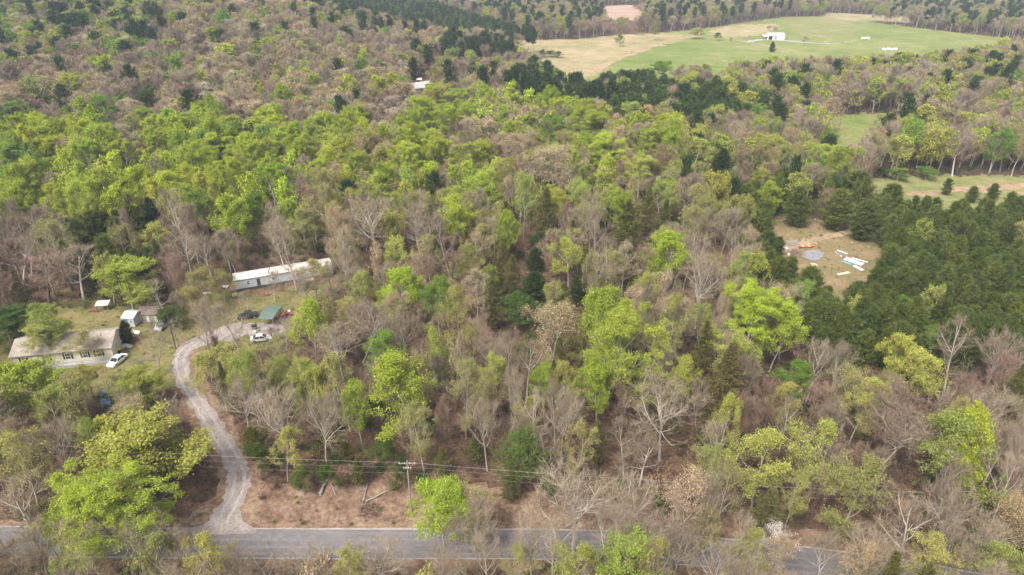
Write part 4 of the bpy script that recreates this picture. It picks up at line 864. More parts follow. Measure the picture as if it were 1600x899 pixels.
# ------------------------------------------------------------------ trees seen one by one: crown centre and crown width in the photograph, look, height
HERO = [
 (163,782,168,'lime',15,'big bright lime green tree at the roadside left of the drive mouth'),
 (236,690,165,'moss',14,'wide moss green tree inside the bend of the gravel drive'),
 (45,608,100,'lime',14,'bright lime tree in front of the left end of the cream house'),
 (485,508,58,'lime',17,'narrow bright lime tree right of the green carport'),
 (195,437,98,'yellow',13,'round pale yellow tree behind the two sheds'),
 (320,445,60,'olive',12,'golden budding tree left of the mobile home'),
 (75,505,55,'yellow',13,'yellow green tree rising behind the cream house roof'),
 (78,528,70,'olive',9,'thin yellow tree standing before the cream house windows'),
 (138,532,48,'olive',8,'sparse budding tree in front of the cream house right half'),
 (636,605,98,'lime',19,'tall lime tree with long pale trunk behind the utility pole'),
 (628,455,66,'lime',16,'lime crown over white limbs, left of its paler twin'),
 (684,468,58,'green',15,'fresh green crown right of the lime one with white limbs'),
 (690,545,54,'yellow',16,'yellow green tree right above the tall pale trunked lime tree'),
 (725,608,60,'olive',17,'olive tree just right of the tall pale trunked lime tree'),
 (600,550,50,'green',13,'green tree with darker leaves left of the tall pale trunked one'),
 (985,545,128,'lime',23,'huge bright lime tree, biggest crown of the whole wood'),
 (950,500,70,'lime',22,'lime tree forming the left shoulder of the huge crown'),
 (935,605,60,'lime',15,'lime tree tucked below left of the huge crown'),
 (1175,492,105,'lime',19,'broad lime tree left of the pine plantation corner'),
 (1215,515,60,'lime',16,'small lime tree leaning right off the broad one'),
 (1046,398,66,'lime',17,'round bright lime tree alone among bare trunks, upper middle'),
 (1150,432,46,'yellow',16,'slender yellow tree between the dead white tree and clearing'),
 (966,330,44,'lime',19,'tall narrow lime tree beside a brown green evergreen'),
 (718,335,50,'lime',18,'lime tree with ragged crown in the upper middle wood'),
 (790,362,34,'lime',17,'thin lime tree shaped like a flame in the upper middle wood'),
 (1436,583,72,'yellow',13,'pale lime tree below the pine plantation'),
 (1458,530,26,'green',9,'small bright green tree at the lower edge of the pines'),
 (1408,480,26,'green',8,'small green tree inside the pine plantation'),
 (1242,592,48,'green',11,'small green tree below the broad lime tree'),
 (1345,628,64,'yellow',15,'pale green tree leaning on the big bare tree, lower right'),
 (1395,655,125,'rust',17,'large reddish twigged bare tree at lower right'),
 (1385,670,95,'white',15,'pale forked bare tree before the reddish twigged one'),
 (1190,720,95,'yellow',16,'pale green airy tree left half of a pair, lower right'),
 (1255,705,75,'yellow',16,'pale green airy tree right half of a pair, lower right'),
 (1325,765,100,'olive',16,'yellow budding tree with dark trunk by the road, lower right'),
 (1512,715,115,'yellow',18,'wide pale lime tree at lower right above the road'),
 (1500,690,70,'lime',19,'bright top standing behind the wide pale lime tree'),
 (690,790,92,'lime',13,'bright lime tree at the roadside right of the utility pole'),
 (745,830,85,'white',12,'bare silvery tree right under the roadside lime tree'),
 (985,872,100,'yellow',13,'yellow lime tree at the bottom edge, right of its twin'),
 (885,888,75,'yellow',12,'yellow lime tree at the bottom edge, left of its twin'),
 (812,712,82,'ever',12,'deep green round tree above the bare roadside trees'),
 (795,755,45,'hemlock',7,'low dark evergreen at the foot of the deep green round tree'),
 (900,790,150,'white',15,'widest pale bare tree spreading over the road'),
 (980,790,90,'white',14,'pale bare tree right of the widest one at the road'),
 (830,850,80,'white',12,'pale bare tree at the road below the widest one'),
 (1040,640,130,'white',17,'pale limbed old tree right below the huge lime crown'),
 (860,525,105,'tan',17,'brown budding tree left of the huge lime crown'),
 (740,530,55,'rust',15,'reddish bare tree in the middle wood'),
 (1096,440,66,'white',19,'dead white tree between two lime trees'),
 (585,345,90,'white',20,'bare tree with white limbs right of the mobile home'),
 (655,355,90,'white',19,'second white limbed tree in the upper middle wood'),
 (470,355,55,'olive',16,'budding tree with pale limbs above the mobile home'),
 (440,375,55,'white',17,'white limbed bare tree leaning over the mobile home roof'),
 (700,375,40,'bare',17,None),(488,428,44,'olive',12,'olive budding tree screening the right half of the mobile home'),(455,400,46,'bare',15,None),(478,440,48,'white',12,'white limbed tree hiding the middle of the mobile home'),(512,430,50,'bare',12,'bare tree hiding the right end of the mobile home'),(425,440,34,'bare',9,None),(540,470,60,'rust',12,None),(745,455,50,'tan',15,None),
 (870,262,95,'tan',20,'big tan budding tree above the middle wood'),
 (800,235,60,'tan',19,None),(770,205,50,'tan',17,None),
 (862,205,58,'green',18,'round grass green tree near the top middle'),
 (950,238,66,'lime',20,'round lime tree right of the big tan one'),
 (920,195,60,'lime',18,None),(1005,228,50,'yellow',18,None),(1085,245,45,'yellow',18,None),(1000,270,60,'yellow',17,None),
 (735,250,55,'yellow',18,None),(680,245,60,'lime',19,None),(640,255,60,'lime',19,None),(700,190,60,'lime',17,None),(655,190,40,'lime',17,None),
 (720,155,45,'lime',16,None),(680,150,50,'lime',17,None),
 (350,285,75,'lime',21,'tallest lime tree of the bright band left of centre'),(425,290,65,'lime',20,None),(300,250,60,'lime',19,None),(385,255,60,'lime',20,None),
 (265,295,50,'lime',17,None),(215,290,50,'lime',17,None),(90,318,52,'lime',17,'lime pyramid shaped tree at far left'),(35,310,46,'lime',17,None),
 (140,250,55,'lime',19,None),(85,240,55,'lime',19,None),(30,255,50,'green',19,None),(195,245,50,'lime',18,None),(245,225,50,'lime',18,None),(160,290,50,'lime',17,None),
 (340,235,50,'lime',18,None),(440,235,50,'lime',18,None),(360,340,60,'lime',20,None),(400,330,55,'green',18,None),(310,330,40,'green',17,None),
 (30,178,45,'green',17,None),(165,170,55,'green',18,None),(105,185,30,'green',15,None),(225,187,40,'lime',15,None),(230,155,40,'ever',14,None),(75,162,30,'ever',12,None),(125,165,28,'tallpine',14,None),
 (390,178,62,'cream',17,'cream blossoming tree on the wooded slope'),(320,145,35,'cream',15,None),(300,68,30,'cream',15,None),(330,80,40,'cream',15,None),(390,97,40,'cream',15,None),(195,212,40,'cream',14,None),(610,190,45,'cream',15,None),(620,165,40,'cream',14,None),(590,180,35,'cream',14,None),
 (130,60,0,'',0,None),
 (850,335,55,'hemlock',18,'brown green tall evergreen in the upper middle wood'),(985,352,70,'hemlock',17,'olive layered evergreen right of the narrow lime tree'),(1010,330,40,'hemlock',16,None),
 (838,405,36,'cedar',7,'near black small cedar in the middle wood'),(835,452,62,'cedar',9,None),(805,480,60,'ever',9,None),(760,450,40,'ever',9,None),(880,480,55,'hemlock',13,None),(800,430,40,'hemlock',12,None),(905,455,40,'cedar',8,None),(870,470,40,'olive',13,None),(765,480,45,'hemlock',12,None),(850,500,30,'cedar',6,None),
 (1135,600,85,'hemlock',19,'tall olive evergreen with bare lower trunk, lower right'),(1100,545,50,'hemlock',14,None),(1200,800,75,'hemlock',10,'dark green shrubby evergreen above the white blossom by the road'),
 (1216,845,62,'blossom',7,'small tree in white blossom beside the road'),
 (1125,265,40,'cedar',15,'dark evergreen at the upper left of the pine belt'),(1130,300,40,'pine',13,None),(1165,320,40,'pine',13,None),(1175,360,38,'pine',13,None),(1195,400,40,'pine',13,None),(1210,440,42,'pine',13,None),(1250,325,46,'pine',13,'dense pine standing inside the clearing at its far edge'),
 (1270,455,48,'pine',12,'pointed pine at the near edge of the clearing'),(1235,475,45,'pine',12,None),(1185,290,35,'yellow',15,None),(1200,305,35,'lime',13,None),
 (1150,385,38,'bare',13,None),(1290,310,40,'rust',11,None),(1340,300,60,'pine',13,None),(1385,320,55,'pine',13,None),(1310,330,50,'pine',13,None),(1350,345,55,'pine',13,None),
 (60,430,90,'rust',14,'broad reddish bare tree at the left edge behind the cream house'),(115,420,80,'bare',15,None),(20,400,60,'bare',14,None),(260,425,55,'rust',13,None),(255,460,60,'bare',11,None),
 (75,372,45,'pine',12,None),(110,375,45,'pine',12,None),(150,365,45,'pine',13,None),(190,375,40,'pine',13,None),(215,355,40,'pine',13,None),(235,345,35,'cedar',14,None),(170,395,40,'pine',11,None),(135,395,40,'pine',11,None),(235,375,45,'yellow',13,None),
 (20,495,60,'ever',8,'low dark green tree left of the cream house'),(10,520,50,'ever',7,None),(272,492,40,'ever',5,'green bush between the white shed and the gravel drive'),
 (195,520,24,'cedar',6,'slim green cedar at the gable of the cream house'),
 (30,720,90,'olive',15,None),(90,700,60,'bare',14,None),(30,790,110,'bare',14,None),(90,640,60,'olive',12,None),(190,600,55,'olive',10,None),(225,600,70,'yellow',9,'yellow leafy bush between the cream house and the drive'),(238,548,48,'bare',10,'small bare tree beside the white car'),
 (335,505,70,'bare',15,'bare tree standing in the gravel bend'),(365,500,45,'bare',14,None),
 (345,575,80,'olive',12,None),(400,570,70,'olive',12,None),(450,560,50,'olive',13,None),(470,590,60,'yellow',15,'yellow green tree below the carport lime tree'),
 (380,625,90,'white',13,'pale bare tree right of the drive bend'),(440,650,80,'white',14,None),(500,660,80,'white',15,None),(395,685,50,'hemlock',6,'low dark evergreen beside the drive opposite the bend'),
 (560,510,80,'white',14,None),(530,540,80,'white',13,None),(580,590,60,'white',12,None),(620,520,60,'white',13,None),
 (240,840,90,'bare',14,'bare grey tree beyond the road below the big lime tree'),(130,860,90,'olive',13,None),(60,860,80,'bare',13,None),(330,870,80,'olive',11,None),(220,880,80,'olive',12,None),(480,890,80,'white',9,None),(590,880,90,'white',10,'bare twiggy tree at the bottom edge before the road'),
 (420,875,60,'bare',10,None),(540,885,60,'olive',9,None),(1075,785,90,'tan',15,None),(1110,800,80,'white',14,None),(1060,850,70,'white',12,None),(1130,760,60,'olive',14,None),
 (425,522,30,'rust',6,None),(258,645,46,'bare',10,None),(212,582,34,'bare',8,None),(135,590,50,'olive',9,None),(270,515,26,'bare',7,None),(315,520,40,'bare',12,None),(960,855,105,'white',14,None),(1120,880,85,'bare',14,None),(865,850,85,'bare',13,None),(1200,878,60,'tan',12,None),(1010,880,70,'olive',13,None),(1480,293,18,'pine',6,None),(1552,300,20,'pine',6,None),(1520,305,20,'pine',6,None),(1405,270,26,'green',5,None),(1450,268,26,'green',5,None),(1380,268,24,'ever',4,None),(442,512,36,'bare',9,None),(300,468,36,'olive',10,None),(385,468,24,'bare',7,None),(345,440,36,'olive',9,None),(285,470,30,'bare',9,None),(235,515,26,'bare',7,None),(1010,840,80,'white',14,None),(740,800,60,'tan',12,None),(1060,820,70,'bare',14,None),(1150,840,60,'bare',13,None),(560,640,60,'lime',14,None),(500,610,44,'yellow',14,None),(770,590,46,'yellow',15,None),(850,600,36,'lime',12,None),(1070,590,40,'yellow',14,None),(560,455,44,'yellow',14,None),(540,400,44,'olive',15,None),(620,400,40,'yellow',15,None),(890,400,44,'yellow',15,None),(750,300,44,'lime',17,None),(600,300,50,'yellow',17,None),(560,265,50,'lime',18,None),(900,310,44,'yellow',16,None),(1040,310,44,'yellow',16,None),(500,290,44,'olive',17,None),(1100,500,36,'yellow',12,None),(1425,820,100,'bare',14,None),(690,885,70,'white',12,None),(760,880,60,'bare',12,None),(820,890,50,'olive',11,None),(1030,885,70,'bare',13,None),(1110,870,75,'bare',13,None),(1165,880,60,'olive',12,None),(1090,830,60,'olive',11,None),(1290,870,60,'bare',12,None),(1340,885,70,'tan',12,None),(1500,870,80,'bare',13,None),(1530,840,60,'white',13,None),(20,880,70,'tan',12,None),(290,850,50,'bare',12,None),(370,888,60,'white',10,None),(1480,800,70,'white',14,None),(1570,820,90,'tan',14,None),(1575,760,60,'bare',16,None),(1380,860,80,'white',12,None),(1440,870,80,'olive',12,None),(1560,880,90,'olive',12,None),
 (1580,620,60,'hemlock',15,None),(1500,620,60,'rust',14,None),(1555,560,50,'rust',13,None),(1295,660,50,'bare',13,None),(1230,650,40,'bare',13,None),(1480,745,50,'bare',14,None),
 (760,660,60,'bare',16,None),(870,630,55,'bare',16,None),(880,655,60,'white',15,None),(905,700,60,'olive',12,None),(930,690,50,'hemlock',10,None),(660,560,40,'rust',14,None),
 (1475,195,45,'tallpine',15,'dark clump like pine right of the small glade'),(1407,95,26,'tallpine',17,'black green pine at the lower edge of the pasture'),
 (980,128,36,'tallpine',20,None),(1120,90,0,'',0,None),(1035,112,50,'green',17,None),
 (1207,74,11,'cedar',8,'round dark cedar alone in the pasture in front of the barn'),(1122,56,10,'ever',7,'dark round tree at the left end of the pasture track'),(1143,62,7,'bare',5,'tiny bare tree beside the pasture track'),
 (1090,50,20,'yellow',10,'pale round tree at the left edge of the pasture'),(1257,62,12,'bare',8,'small grey bare tree right of the barn'),(967,61,14,'green',10,'lone green tree on the dry pasture'),(1024,47,14,'olive',14,'pale tree at the ditch end of the dry pasture'),
 (850,82,14,'ever',6,None),(862,83,16,'ever',5,'low dark hedge bush on the dry pasture'),(873,84,12,'ever',5,None),(1202,43,8,'rust',4,None),(1212,44,8,'rust',4,None),
 (745,80,36,'tallpine',14,None),(805,70,14,'tallpine',10,None),(560,128,30,'tallpine',14,None),(585,128,24,'tallpine',13,None),(560,105,26,'green',14,None),(720,125,0,'',0,None),
]

for k_, (a_, b_, w_, l_) in enumerate([(400,715,34,'ever'),(520,745,30,'ever'),(560,735,36,'hemlock'),(600,700,34,'ever'),(690,720,34,'hemlock'),(630,735,26,'ever'),(470,745,26,'ever'),(745,700,40,'hemlock'),(860,760,30,'ever'),(540,700,34,'hemlock')]): HERO.append((a_, b_, w_, l_, 6, None))
HERO = [h for h in HERO if h[2]]

# pieces of the photograph that nothing in front may hide: (polygon)
KEEP = [
 [(0,498),(190,498),(190,575),(0,575)], [(186,474),(275,474),(275,530),(186,530)], [(358,400),(515,400),(515,458),(358,462)], [(365,455),(470,450),(460,530),(365,530)],
 [(262,520),(330,520),(300,600),(345,660),(388,720),(388,790),(395,828),(300,828),(345,760),(330,710),(262,600)],
 [(165,550),(205,550),(200,580),(165,580)], [(158,608),(176,608),(176,640),(158,640)], [(300,455),(375,440),(375,480),(300,490)],
 [(1205,352),(1240,345),(1300,350),(1340,375),(1362,405),(1350,432),(1300,450),(1240,405)],
 [(395,826),(640,826),(640,868),(395,868)], [(400,775),(645,765),(645,815),(400,820)], [(635,718),(652,718),(652,800),(635,800)], [(1245,862),(1340,878),(1440,895),(1250,890)],
 [(800,66),(960,58),(1120,42),(1225,28),(1290,27),(1400,41),(1570,62),(1550,68),(1410,82),(1200,88),(1100,100),(1000,108),(925,114),(870,112),(860,95)],
 [(1298,184),(1340,180),(1388,178),(1360,205),(1330,224)], [(1350,283),(1420,276),(1600,274),(1600,300),(1500,306),(1440,306),(1380,298)],
 [(640,136),(655,126),(678,124),(682,134),(655,148)], [(946,10),(998,12),(1000,26),(950,26)], [(712,115),(724,115),(724,125),(712,125)], 
]
BARE_GROUND = [  # ground without tree bases (photograph polygons of the ground)
 FIELD, [(1285,182),(1395,176),(1412,200),(1385,230),(1335,248),(1292,232)], [(1335,290),(1400,276),(1900,278),(1900,335),(1500,335),(1380,320)],
 [(1195,352),(1225,338),(1300,345),(1365,365),(1385,410),(1360,448),(1300,462),(1240,440),(1200,410)], [(940,8),(1003,8),(1003,34),(925,34)],
 [(-40,600),(-40,505),(100,485),(180,482),(262,482),(300,495),(285,540),(270,600),(200,620),(90,620)], [(305,465),(352,440),(500,405),(530,430),(535,470),(470,482),(480,520),(430,545),(292,545),(285,510)],
 [(380,785),(480,775),(640,768),(700,765),(900,775),(1060,800),(1200,830),(1400,850),(1400,905),(1200,890),(1050,880),(850,874),(-250,874),(-250,812),(330,805)],
 [(1284,32),(1425,36),(1425,26),(1290,20)], [(712,112),(790,112),(770,132),(720,130)], [(636,150),(648,126),(684,122),(690,140),(665,152)],
]
PINE_BLOCK = [(1145,250),(1235,262),(1240,330),(1300,285),(1345,290),(1480,322),(1600,300),(1900,310),(1900,540),(1600,540),(1500,560),(1450,575),(1330,575),(1270,555),(1210,475),(1165,370)]
YOUNG = [(960,150),(1040,132),(1180,150),(1215,172),(1150,196),(1080,200),(950,200)]
DARKBELT = [(795,128),(860,112),(905,120),(1035,115),(1040,165),(990,185),(860,178),(790,165)]
SLOPE_PINES = [(430,0),(620,-15),(720,15),(850,50),(862,62),(800,66),(700,60),(600,38),(500,16)]
LIMEBAND = [(-200,228),(150,215),(330,198),(450,208),(475,260),(470,330),(400,365),(330,345),(240,330),(60,345),(-200,340)]
def pick(d):
    k = list(d); w = np.array([d[q] for q in k], float); return k[int(np.searchsorted(np.cumsum(w / w.sum()), rng.random()))]
def look_at(px, py):
    if pip(px, py, SLOPE_PINES): return 'farpine'
    if pip(px, py, PINE_BLOCK): return pick({'pine': .95, 'green': .02, 'rust': .01, 'yellow': .02})
    if pip(px, py, YOUNG): return pick({'bigpine': .88, 'yellow': .07, 'bare': .05})
    if pip(px, py, DARKBELT): return pick({'tallpine': .55, 'bigpine': .25, 'yellow': .06, 'bare': .10, 'green': .04})
    if 690 < px < 800 and 72 < py < 100: return pick({'tallpine': .5, 'rust': .25, 'bare': .25})
    if pip(px, py, LIMEBAND): return pick({'lime': .62, 'green': .12, 'yellow': .14, 'bare': .08, 'tan': .04})
    if 90 < px < 240 and 335 < py < 405: return pick({'pine': .7, 'bare': .2, 'olive': .1})
    if py < 62 and px > 480:
        return pick({'bare': .30, 'rust': .12, 'olive': .18, 'yellow': .08, 'tallpine': .20, 'tan': .12})
    if px < 260 and py < 85: return pick({'tallpine': .22, 'green': .14, 'yellow': .22, 'bare': .2, 'olive': .14, 'cream': .03, 'rust': .05})
    if py < 215 and px < 640:
        return pick({'tan': .23, 'rust': .24, 'bare': .22, 'olive': .10, 'yellow': .07, 'green': .03, 'lime': .02, 'cream': .05, 'cedar': .015, 'tallpine': .025})
    if py < 150 and px < 1000: return pick({'rust': .2, 'bare': .25, 'tan': .15, 'yellow': .12, 'olive': .1, 'tallpine': .12, 'green': .04, 'cream': .02})
    if px < 480 and py < 345: return pick({'rust': .3, 'bare': .3, 'lime': .15, 'olive': .15, 'green': .1})
    if py < 300 and px < 780: return pick({'lime': .34, 'yellow': .28, 'tan': .14, 'bare': .10, 'olive': .12, 'rust': .04})
    if py < 290 and px < 1060: return pick({'lime': .24, 'yellow': .24, 'tan': .24, 'olive': .14, 'bare': .09, 'rust': .05})
    if py < 320: return pick({'bare': .24, 'rust': .14, 'yellow': .22, 'olive': .22, 'tan': .06, 'tallpine': .05, 'cedar': .03, 'green': .03})
    if px < 480 and py < 500: return pick({'bare': .35, 'rust': .40, 'olive': .15, 'ever': .05, 'hemlock': .05})
    if px > 1150 and py > 520: return pick({'bare': .27, 'rust': .33, 'olive': .2, 'hemlock': .08, 'yellow': .05, 'white': .07})
    if py < 520: return pick({'bare': .19, 'white': .09, 'olive': .30, 'tan': .14, 'rust': .11, 'yellow': .10, 'hemlock': .07})
    if py > 850: return pick({'bare': .4, 'olive': .3, 'white': .12, 'tan': .1, 'yellow': .08})
    return pick({'bare': .23, 'white': .13, 'olive': .27, 'tan': .10, 'rust': .13, 'hemlock': .07, 'yellow': .07})

DRQ = catmull(DRIVE_W, 6)
def on_road(x, y, pad):
    i = int(np.argmin((rq[:, 0] - x) ** 2 + (rq[:, 1] - y) ** 2))
    if math.hypot(rq[i, 0] - x, rq[i, 1] - y) < 3.2 + pad: return True
    return bool(np.min((DRQ[:, 0] - x) ** 2 + (DRQ[:, 1] - y) ** 2) < (2.4 + pad) ** 2)

FLOOR = {'bigpine': .5, 'pine': .48, 'cedar': .48, 'hemlock': .52, 'tallpine': .72}
trees = []   # dict: x,y,z,H,W,look,px,py,ppm,label
for px, py, w, lk, H, lab in HERO:
    f = FLOOR.get(lk, .64); x, y, z = at(px, py, H * f); _, _, d = proj(x, y, z + H * f)
    trees.append(dict(x=x, y=y, z=z, H=H, W=w * d / F * (1.0 if w > 50 else 1.08), look=lk, px=px, py=py, r=w / 2, d=d, label=lab, hero=True))
heroes = list(trees)
HX = np.array([t['x'] for t in heroes]); HY = np.array([t['y'] for t in heroes]); HWd = np.array([t['W'] for t in heroes])
HP = np.array([(t['px'], t['py'], t['r'], t['d']) for t in heroes])
bright = np.array([t['look'] in ('lime', 'green', 'yellow', 'ever', 'hemlock', 'cream', 'white', 'blossom', 'tan', 'cedar') for t in heroes])
def keep_hit(px, py, base_py):
    for P in KEEP:
        if pip(px, py, P) and base_py > min(q[1] for q in P): return True
    return False
cand = []
y = 46.0
while y < 1500:
    sp_ = 4.9 if y < 135 else (5.9 if y < 330 else (6.6 if y < 600 else 7.6))
    half = y * 0.86 + 22
    x = -half
    while x < half:
        cand.append((x + rng.uniform(-.46, .46) * sp_, y + rng.uniform(-.46, .46) * sp_)); x += sp_
    y += sp_
extra = []
pw = [gp(*q) for q in PINE_BLOCK]; xs = [p[0] for p in pw]; ys = [p[1] for p in pw]
yy = min(ys)
while yy < max(ys):
    xx = min(xs)
    while xx < max(xs) + 20: extra.append((xx + rng.uniform(-.8, .8), yy + rng.uniform(-.8, .8))); xx += 3.7
    yy += 3.6
n_small = 0
def try_tree(x, y, dense=False):
    z = float(T(x, y)); bx, by, bd = proj(x, y, z)
    if bx < -260 or bx > 1860 or by > 1350: return
    for P in BARE_GROUND:
        if pip(bx, by, P): return
    if on_road(x, y, 1.3): return
    mx, my, md = proj(x, y, z + 9)
    lk = look_at(mx, my) if not dense else ('pine' if rng.random() < .96 else pick({'rust': 1, 'green': .4, 'yellow': .5, 'olive': .6}))
    if dense and not pip(mx, my, PINE_BLOCK): return
    if not dense and lk == 'pine' and pip(mx, my, PINE_BLOCK): return
    if not dense and lk != 'pine' and pip(mx, my, PINE_BLOCK) and my < 540 and rng.random() < .8: return
    far = lk == 'farpine'
    if far: lk = 'tallpine' if rng.random() < .5 else 'pine'
    fam, col, nm, adj, hr, wr = LOOK[lk]
    H = rng.uniform(*hr); W = rng.uniform(*wr)
    if far: H = rng.uniform(9, 12); W = rng.uniform(5, 6.5)
    if by > 470 and lk not in ('pine',): H *= rng.uniform(0.68, 1.05); W *= rng.uniform(0.48, 0.85)
    if 300 < by <= 470 and lk not in ('pine',): H *= rng.uniform(0.85, 1.1); W *= rng.uniform(0.62, 1.0)
    if by <= 300 and 'pine' not in lk: H *= rng.uniform(.95, 1.15); W *= rng.uniform(.95, 1.25)
    if by < 300 and my < 200 and mx < 480: H *= 1.05; W *= 1.12
    f = FLOOR.get(lk, .62); cx_, cy_, cd = proj(x, y, z + H * f); r = W / 2 * F / cd
    tx, ty, td = proj(x, y, z + H)
    for q in ((tx, ty), (cx_ - r * .8, cy_), (cx_ + r * .8, cy_), (cx_, cy_), ((tx + cx_) / 2, (ty + cy_) / 2), (cx_ - r * .5, (ty + cy_) / 2), (cx_ + r * .5, (ty + cy_) / 2), (cx_, cy_ + r * .6)):
        if keep_hit(q[0], q[1], by): return
    if by > 460 and (keep_hit(bx, by, by + 1) or keep_hit((bx + cx_) / 2, (by + cy_) / 2, by)): return
    dd = np.hypot(HX - x, HY - y)
    if (dd < 0.26 * (HWd + W)).any(): return
    hid = np.hypot(HP[:, 0] - cx_, HP[:, 1] - cy_)
    if (bright & (hid < HP[:, 2] * 0.75 + r * 0.62) & (cd < HP[:, 3] + 2)).any(): return
    # the middle of the wood is open: litter shows between the crowns
    if by > 400 and not dense and rng.random() < (0.10 if px_dense(cx_, cy_) else 0.15): return
    trees.append(dict(x=x, y=y, z=z, H=H, W=W, look=lk, px=cx_, py=cy_, r=r, d=cd, label=None, hero=False, by=by))
def px_dense(px, py): return px > 1150 or px < 480 and py < 480
for c in cand: try_tree(*c)
for c in extra: try_tree(*c, True)

# split: the 290 largest in view of each kind are things, the rest one far wood
def in_view(t): return -t['r'] * .6 < t['px'] < 1600 + t['r'] * .6 and -8 < t['py'] < 899 + t['r']
kinds = {}
for t in trees: kinds.setdefault(LOOK[t['look']][2], []).append(t)
mass = []; singles = []
for k, v in kinds.items():
    v.sort(key=lambda t: (-t['hero'], -(t['r'] if in_view(t) else 0)))
    vis = [t for t in v if in_view(t)]
    cap = 285
    ids = {id(t) for t in vis[:cap]}
    for t in v:
        (singles if id(t) in ids else mass).append(t)
print('TREES', len(trees), 'singles', len(singles), {k: sum(1 for t in singles if LOOK[t['look']][2] == k) for k in kinds}, 'mass', len(mass))

# ---- labels: look + where it stands against a landmark of the photograph
LM = [('the cream house', 100, 540), ('the two garden sheds', 215, 490), ('the mobile home', 430, 430), ('the green carport', 415, 495), ('the drive bend', 275, 570), ('the drive mouth', 345, 815),
 ('the utility pole', 643, 760), ('the huge lime crown', 985, 545), ('the broad lime tree', 1175, 490), ('the clearing', 1285, 395), ('the orange boat', 1258, 387), ('the dead white tree', 1096, 430),
 ('the round lime tree', 1046, 398), ('the flame shaped lime tree', 790, 362), ('the narrow carport lime tree', 485, 508), ('the pale trunked lime tree', 636, 605), ('the roadside lime tree', 690, 790),
 ('the wide bare roadside tree', 900, 790), ('the deep green round tree', 812, 712), ('the white blossom tree', 1216, 845), ('the yellow budding roadside tree', 1325, 765), ('the wide pale lime tree', 1512, 715),
 ('the large reddish bare tree', 1395, 655), ('the pale pair of airy trees', 1220, 715), ('the tall olive evergreen', 1135, 600), ('the big tan tree', 870, 262), ('the round grass green tree', 862, 205),
 ('the small glade', 1340, 200), ('the right hand field', 1480, 290), ('the distant grey roof', 655, 138), ('the cream slope tree', 390, 178), ('the tallest lime band tree', 350, 285),
 ('the lime pyramid tree', 90, 318), ('the near black cedar', 838, 405), ('the brown budding tree', 860, 525), ('the white limbed tree', 585, 345), ('the big lower left lime tree', 165, 772),
 ('the wide moss green tree', 232, 690), ('the left edge reddish tree', 60, 430), ('the round pale yellow tree', 195, 437), ('the ragged lime tree', 718, 335), ('the pasture edge pine', 1407, 95),
 ('the glade side pine', 1475, 195), ('the barn', 1213, 57), ('the round lime of the ridge', 950, 238), ('the pale lime below the pines', 1436, 583), ('the scrap row', 1333, 412),
 ('the slope top left corner', 40, 30), ('the lime pair at far left', 30, 178), ('the green slope tree', 165, 170), ('the lime band left end', 60, 250), ('the lime band middle', 215, 270), ('the lime band right end', 450, 250), ('the upper slope', 250, 90), ('the hill crest', 480, 60), ('the far slope middle', 520, 150), ('the pine belt by the pasture', 940, 140), ('the young pine patch', 1090, 165), ('the tree belt below the barn', 1230, 120), ('the far right tree belt', 1540, 130), ('the woods below the glade', 1300, 255), ('the pine plantation right end', 1590, 360), ('the upper right of the pines', 1520, 330), ('the lower pines', 1400, 500), ('the bottom right corner', 1590, 890), ('the right edge of the pines', 1590, 420), ('the bottom left corner', 10, 890), ('the two bottom yellow trees', 935, 880), ('the pine plantation middle', 1430, 410)]
ORD = ['nearest', 'second', 'third', 'fourth', 'fifth', 'sixth', 'seventh', 'eighth', 'ninth', 'tenth', 'eleventh', 'twelfth', 'thirteenth', 'fourteenth', 'fifteenth', 'sixteenth', 'seventeenth', 'eighteenth', 'nineteenth', 'twentieth']
ORD += ['twenty' + '-' + o for o in ['first'] + ORD[1:9]] + ['thirtieth'] + ['thirty' + '-' + o for o in ['first'] + ORD[1:9]] + ['fortieth'] + ['forty-' + o for o in ['first'] + ORD[1:9]]
buckets = {}
for t in singles:
    if t['label']: continue
    best = min(LM, key=lambda l: (l[1] - t['px']) ** 2 + (l[2] - t['py']) ** 2)
    dx, dy = t['px'] - best[1], t['py'] - best[2]
    rel = ('right of' if dx > 0 else 'left of') if abs(dx) > abs(dy) else ('in front of' if dy > 0 else 'behind')
    fam, col, nm, adj, hr, wr = LOOK[t['look']]
    u = (t['H'] - hr[0]) / (hr[1] - hr[0])
    size = 'small ' if u < 0.15 else ('large ' if u > 0.75 else '')
    buckets.setdefault((size + adj, rel, best[0]), []).append((math.hypot(dx, dy), t))
for (adj, rel, lm), v in buckets.items():
    if len((adj + ' ' + rel + ' ' + lm).split()) > 14: lm = lm.replace('bright ', '').replace('middle', 'centre').replace('the pale lime below the pines', 'the lime below the pines'); adj = adj.replace('bright lime green leafing tree', 'lime green tree').replace('pale yellow green leafing tree', 'pale yellow green tree')
    v.sort(key=lambda q: q[0])
    for i, (_, t) in enumerate(v):
        if len(v) == 1: t['label'] = f'{adj} {rel} {lm}'
        else: t['label'] = f'{adj}, {ORD[min(i, 48)]} {rel} {lm}'
GROUPN = {'leafing_tree': 'green leafing trees of the wood', 'budding_tree': 'budding trees of the wood', 'bare_tree': 'bare trees of the wood', 'pine_tree': 'pines of the wood', 'cedar_tree': 'dark evergreens of the wood', 'blossoming_tree': 'blossoming trees of the wood', 'evergreen_tree': 'broad evergreens of the wood'}
CATN = {'leafing_tree': 'leafing tree', 'budding_tree': 'budding tree', 'bare_tree': 'bare tree', 'pine_tree': 'pine tree', 'cedar_tree': 'evergreen conifer', 'blossoming_tree': 'blossoming tree', 'evergreen_tree': 'evergreen tree'}
singles.sort(key=lambda t: -t['r'])
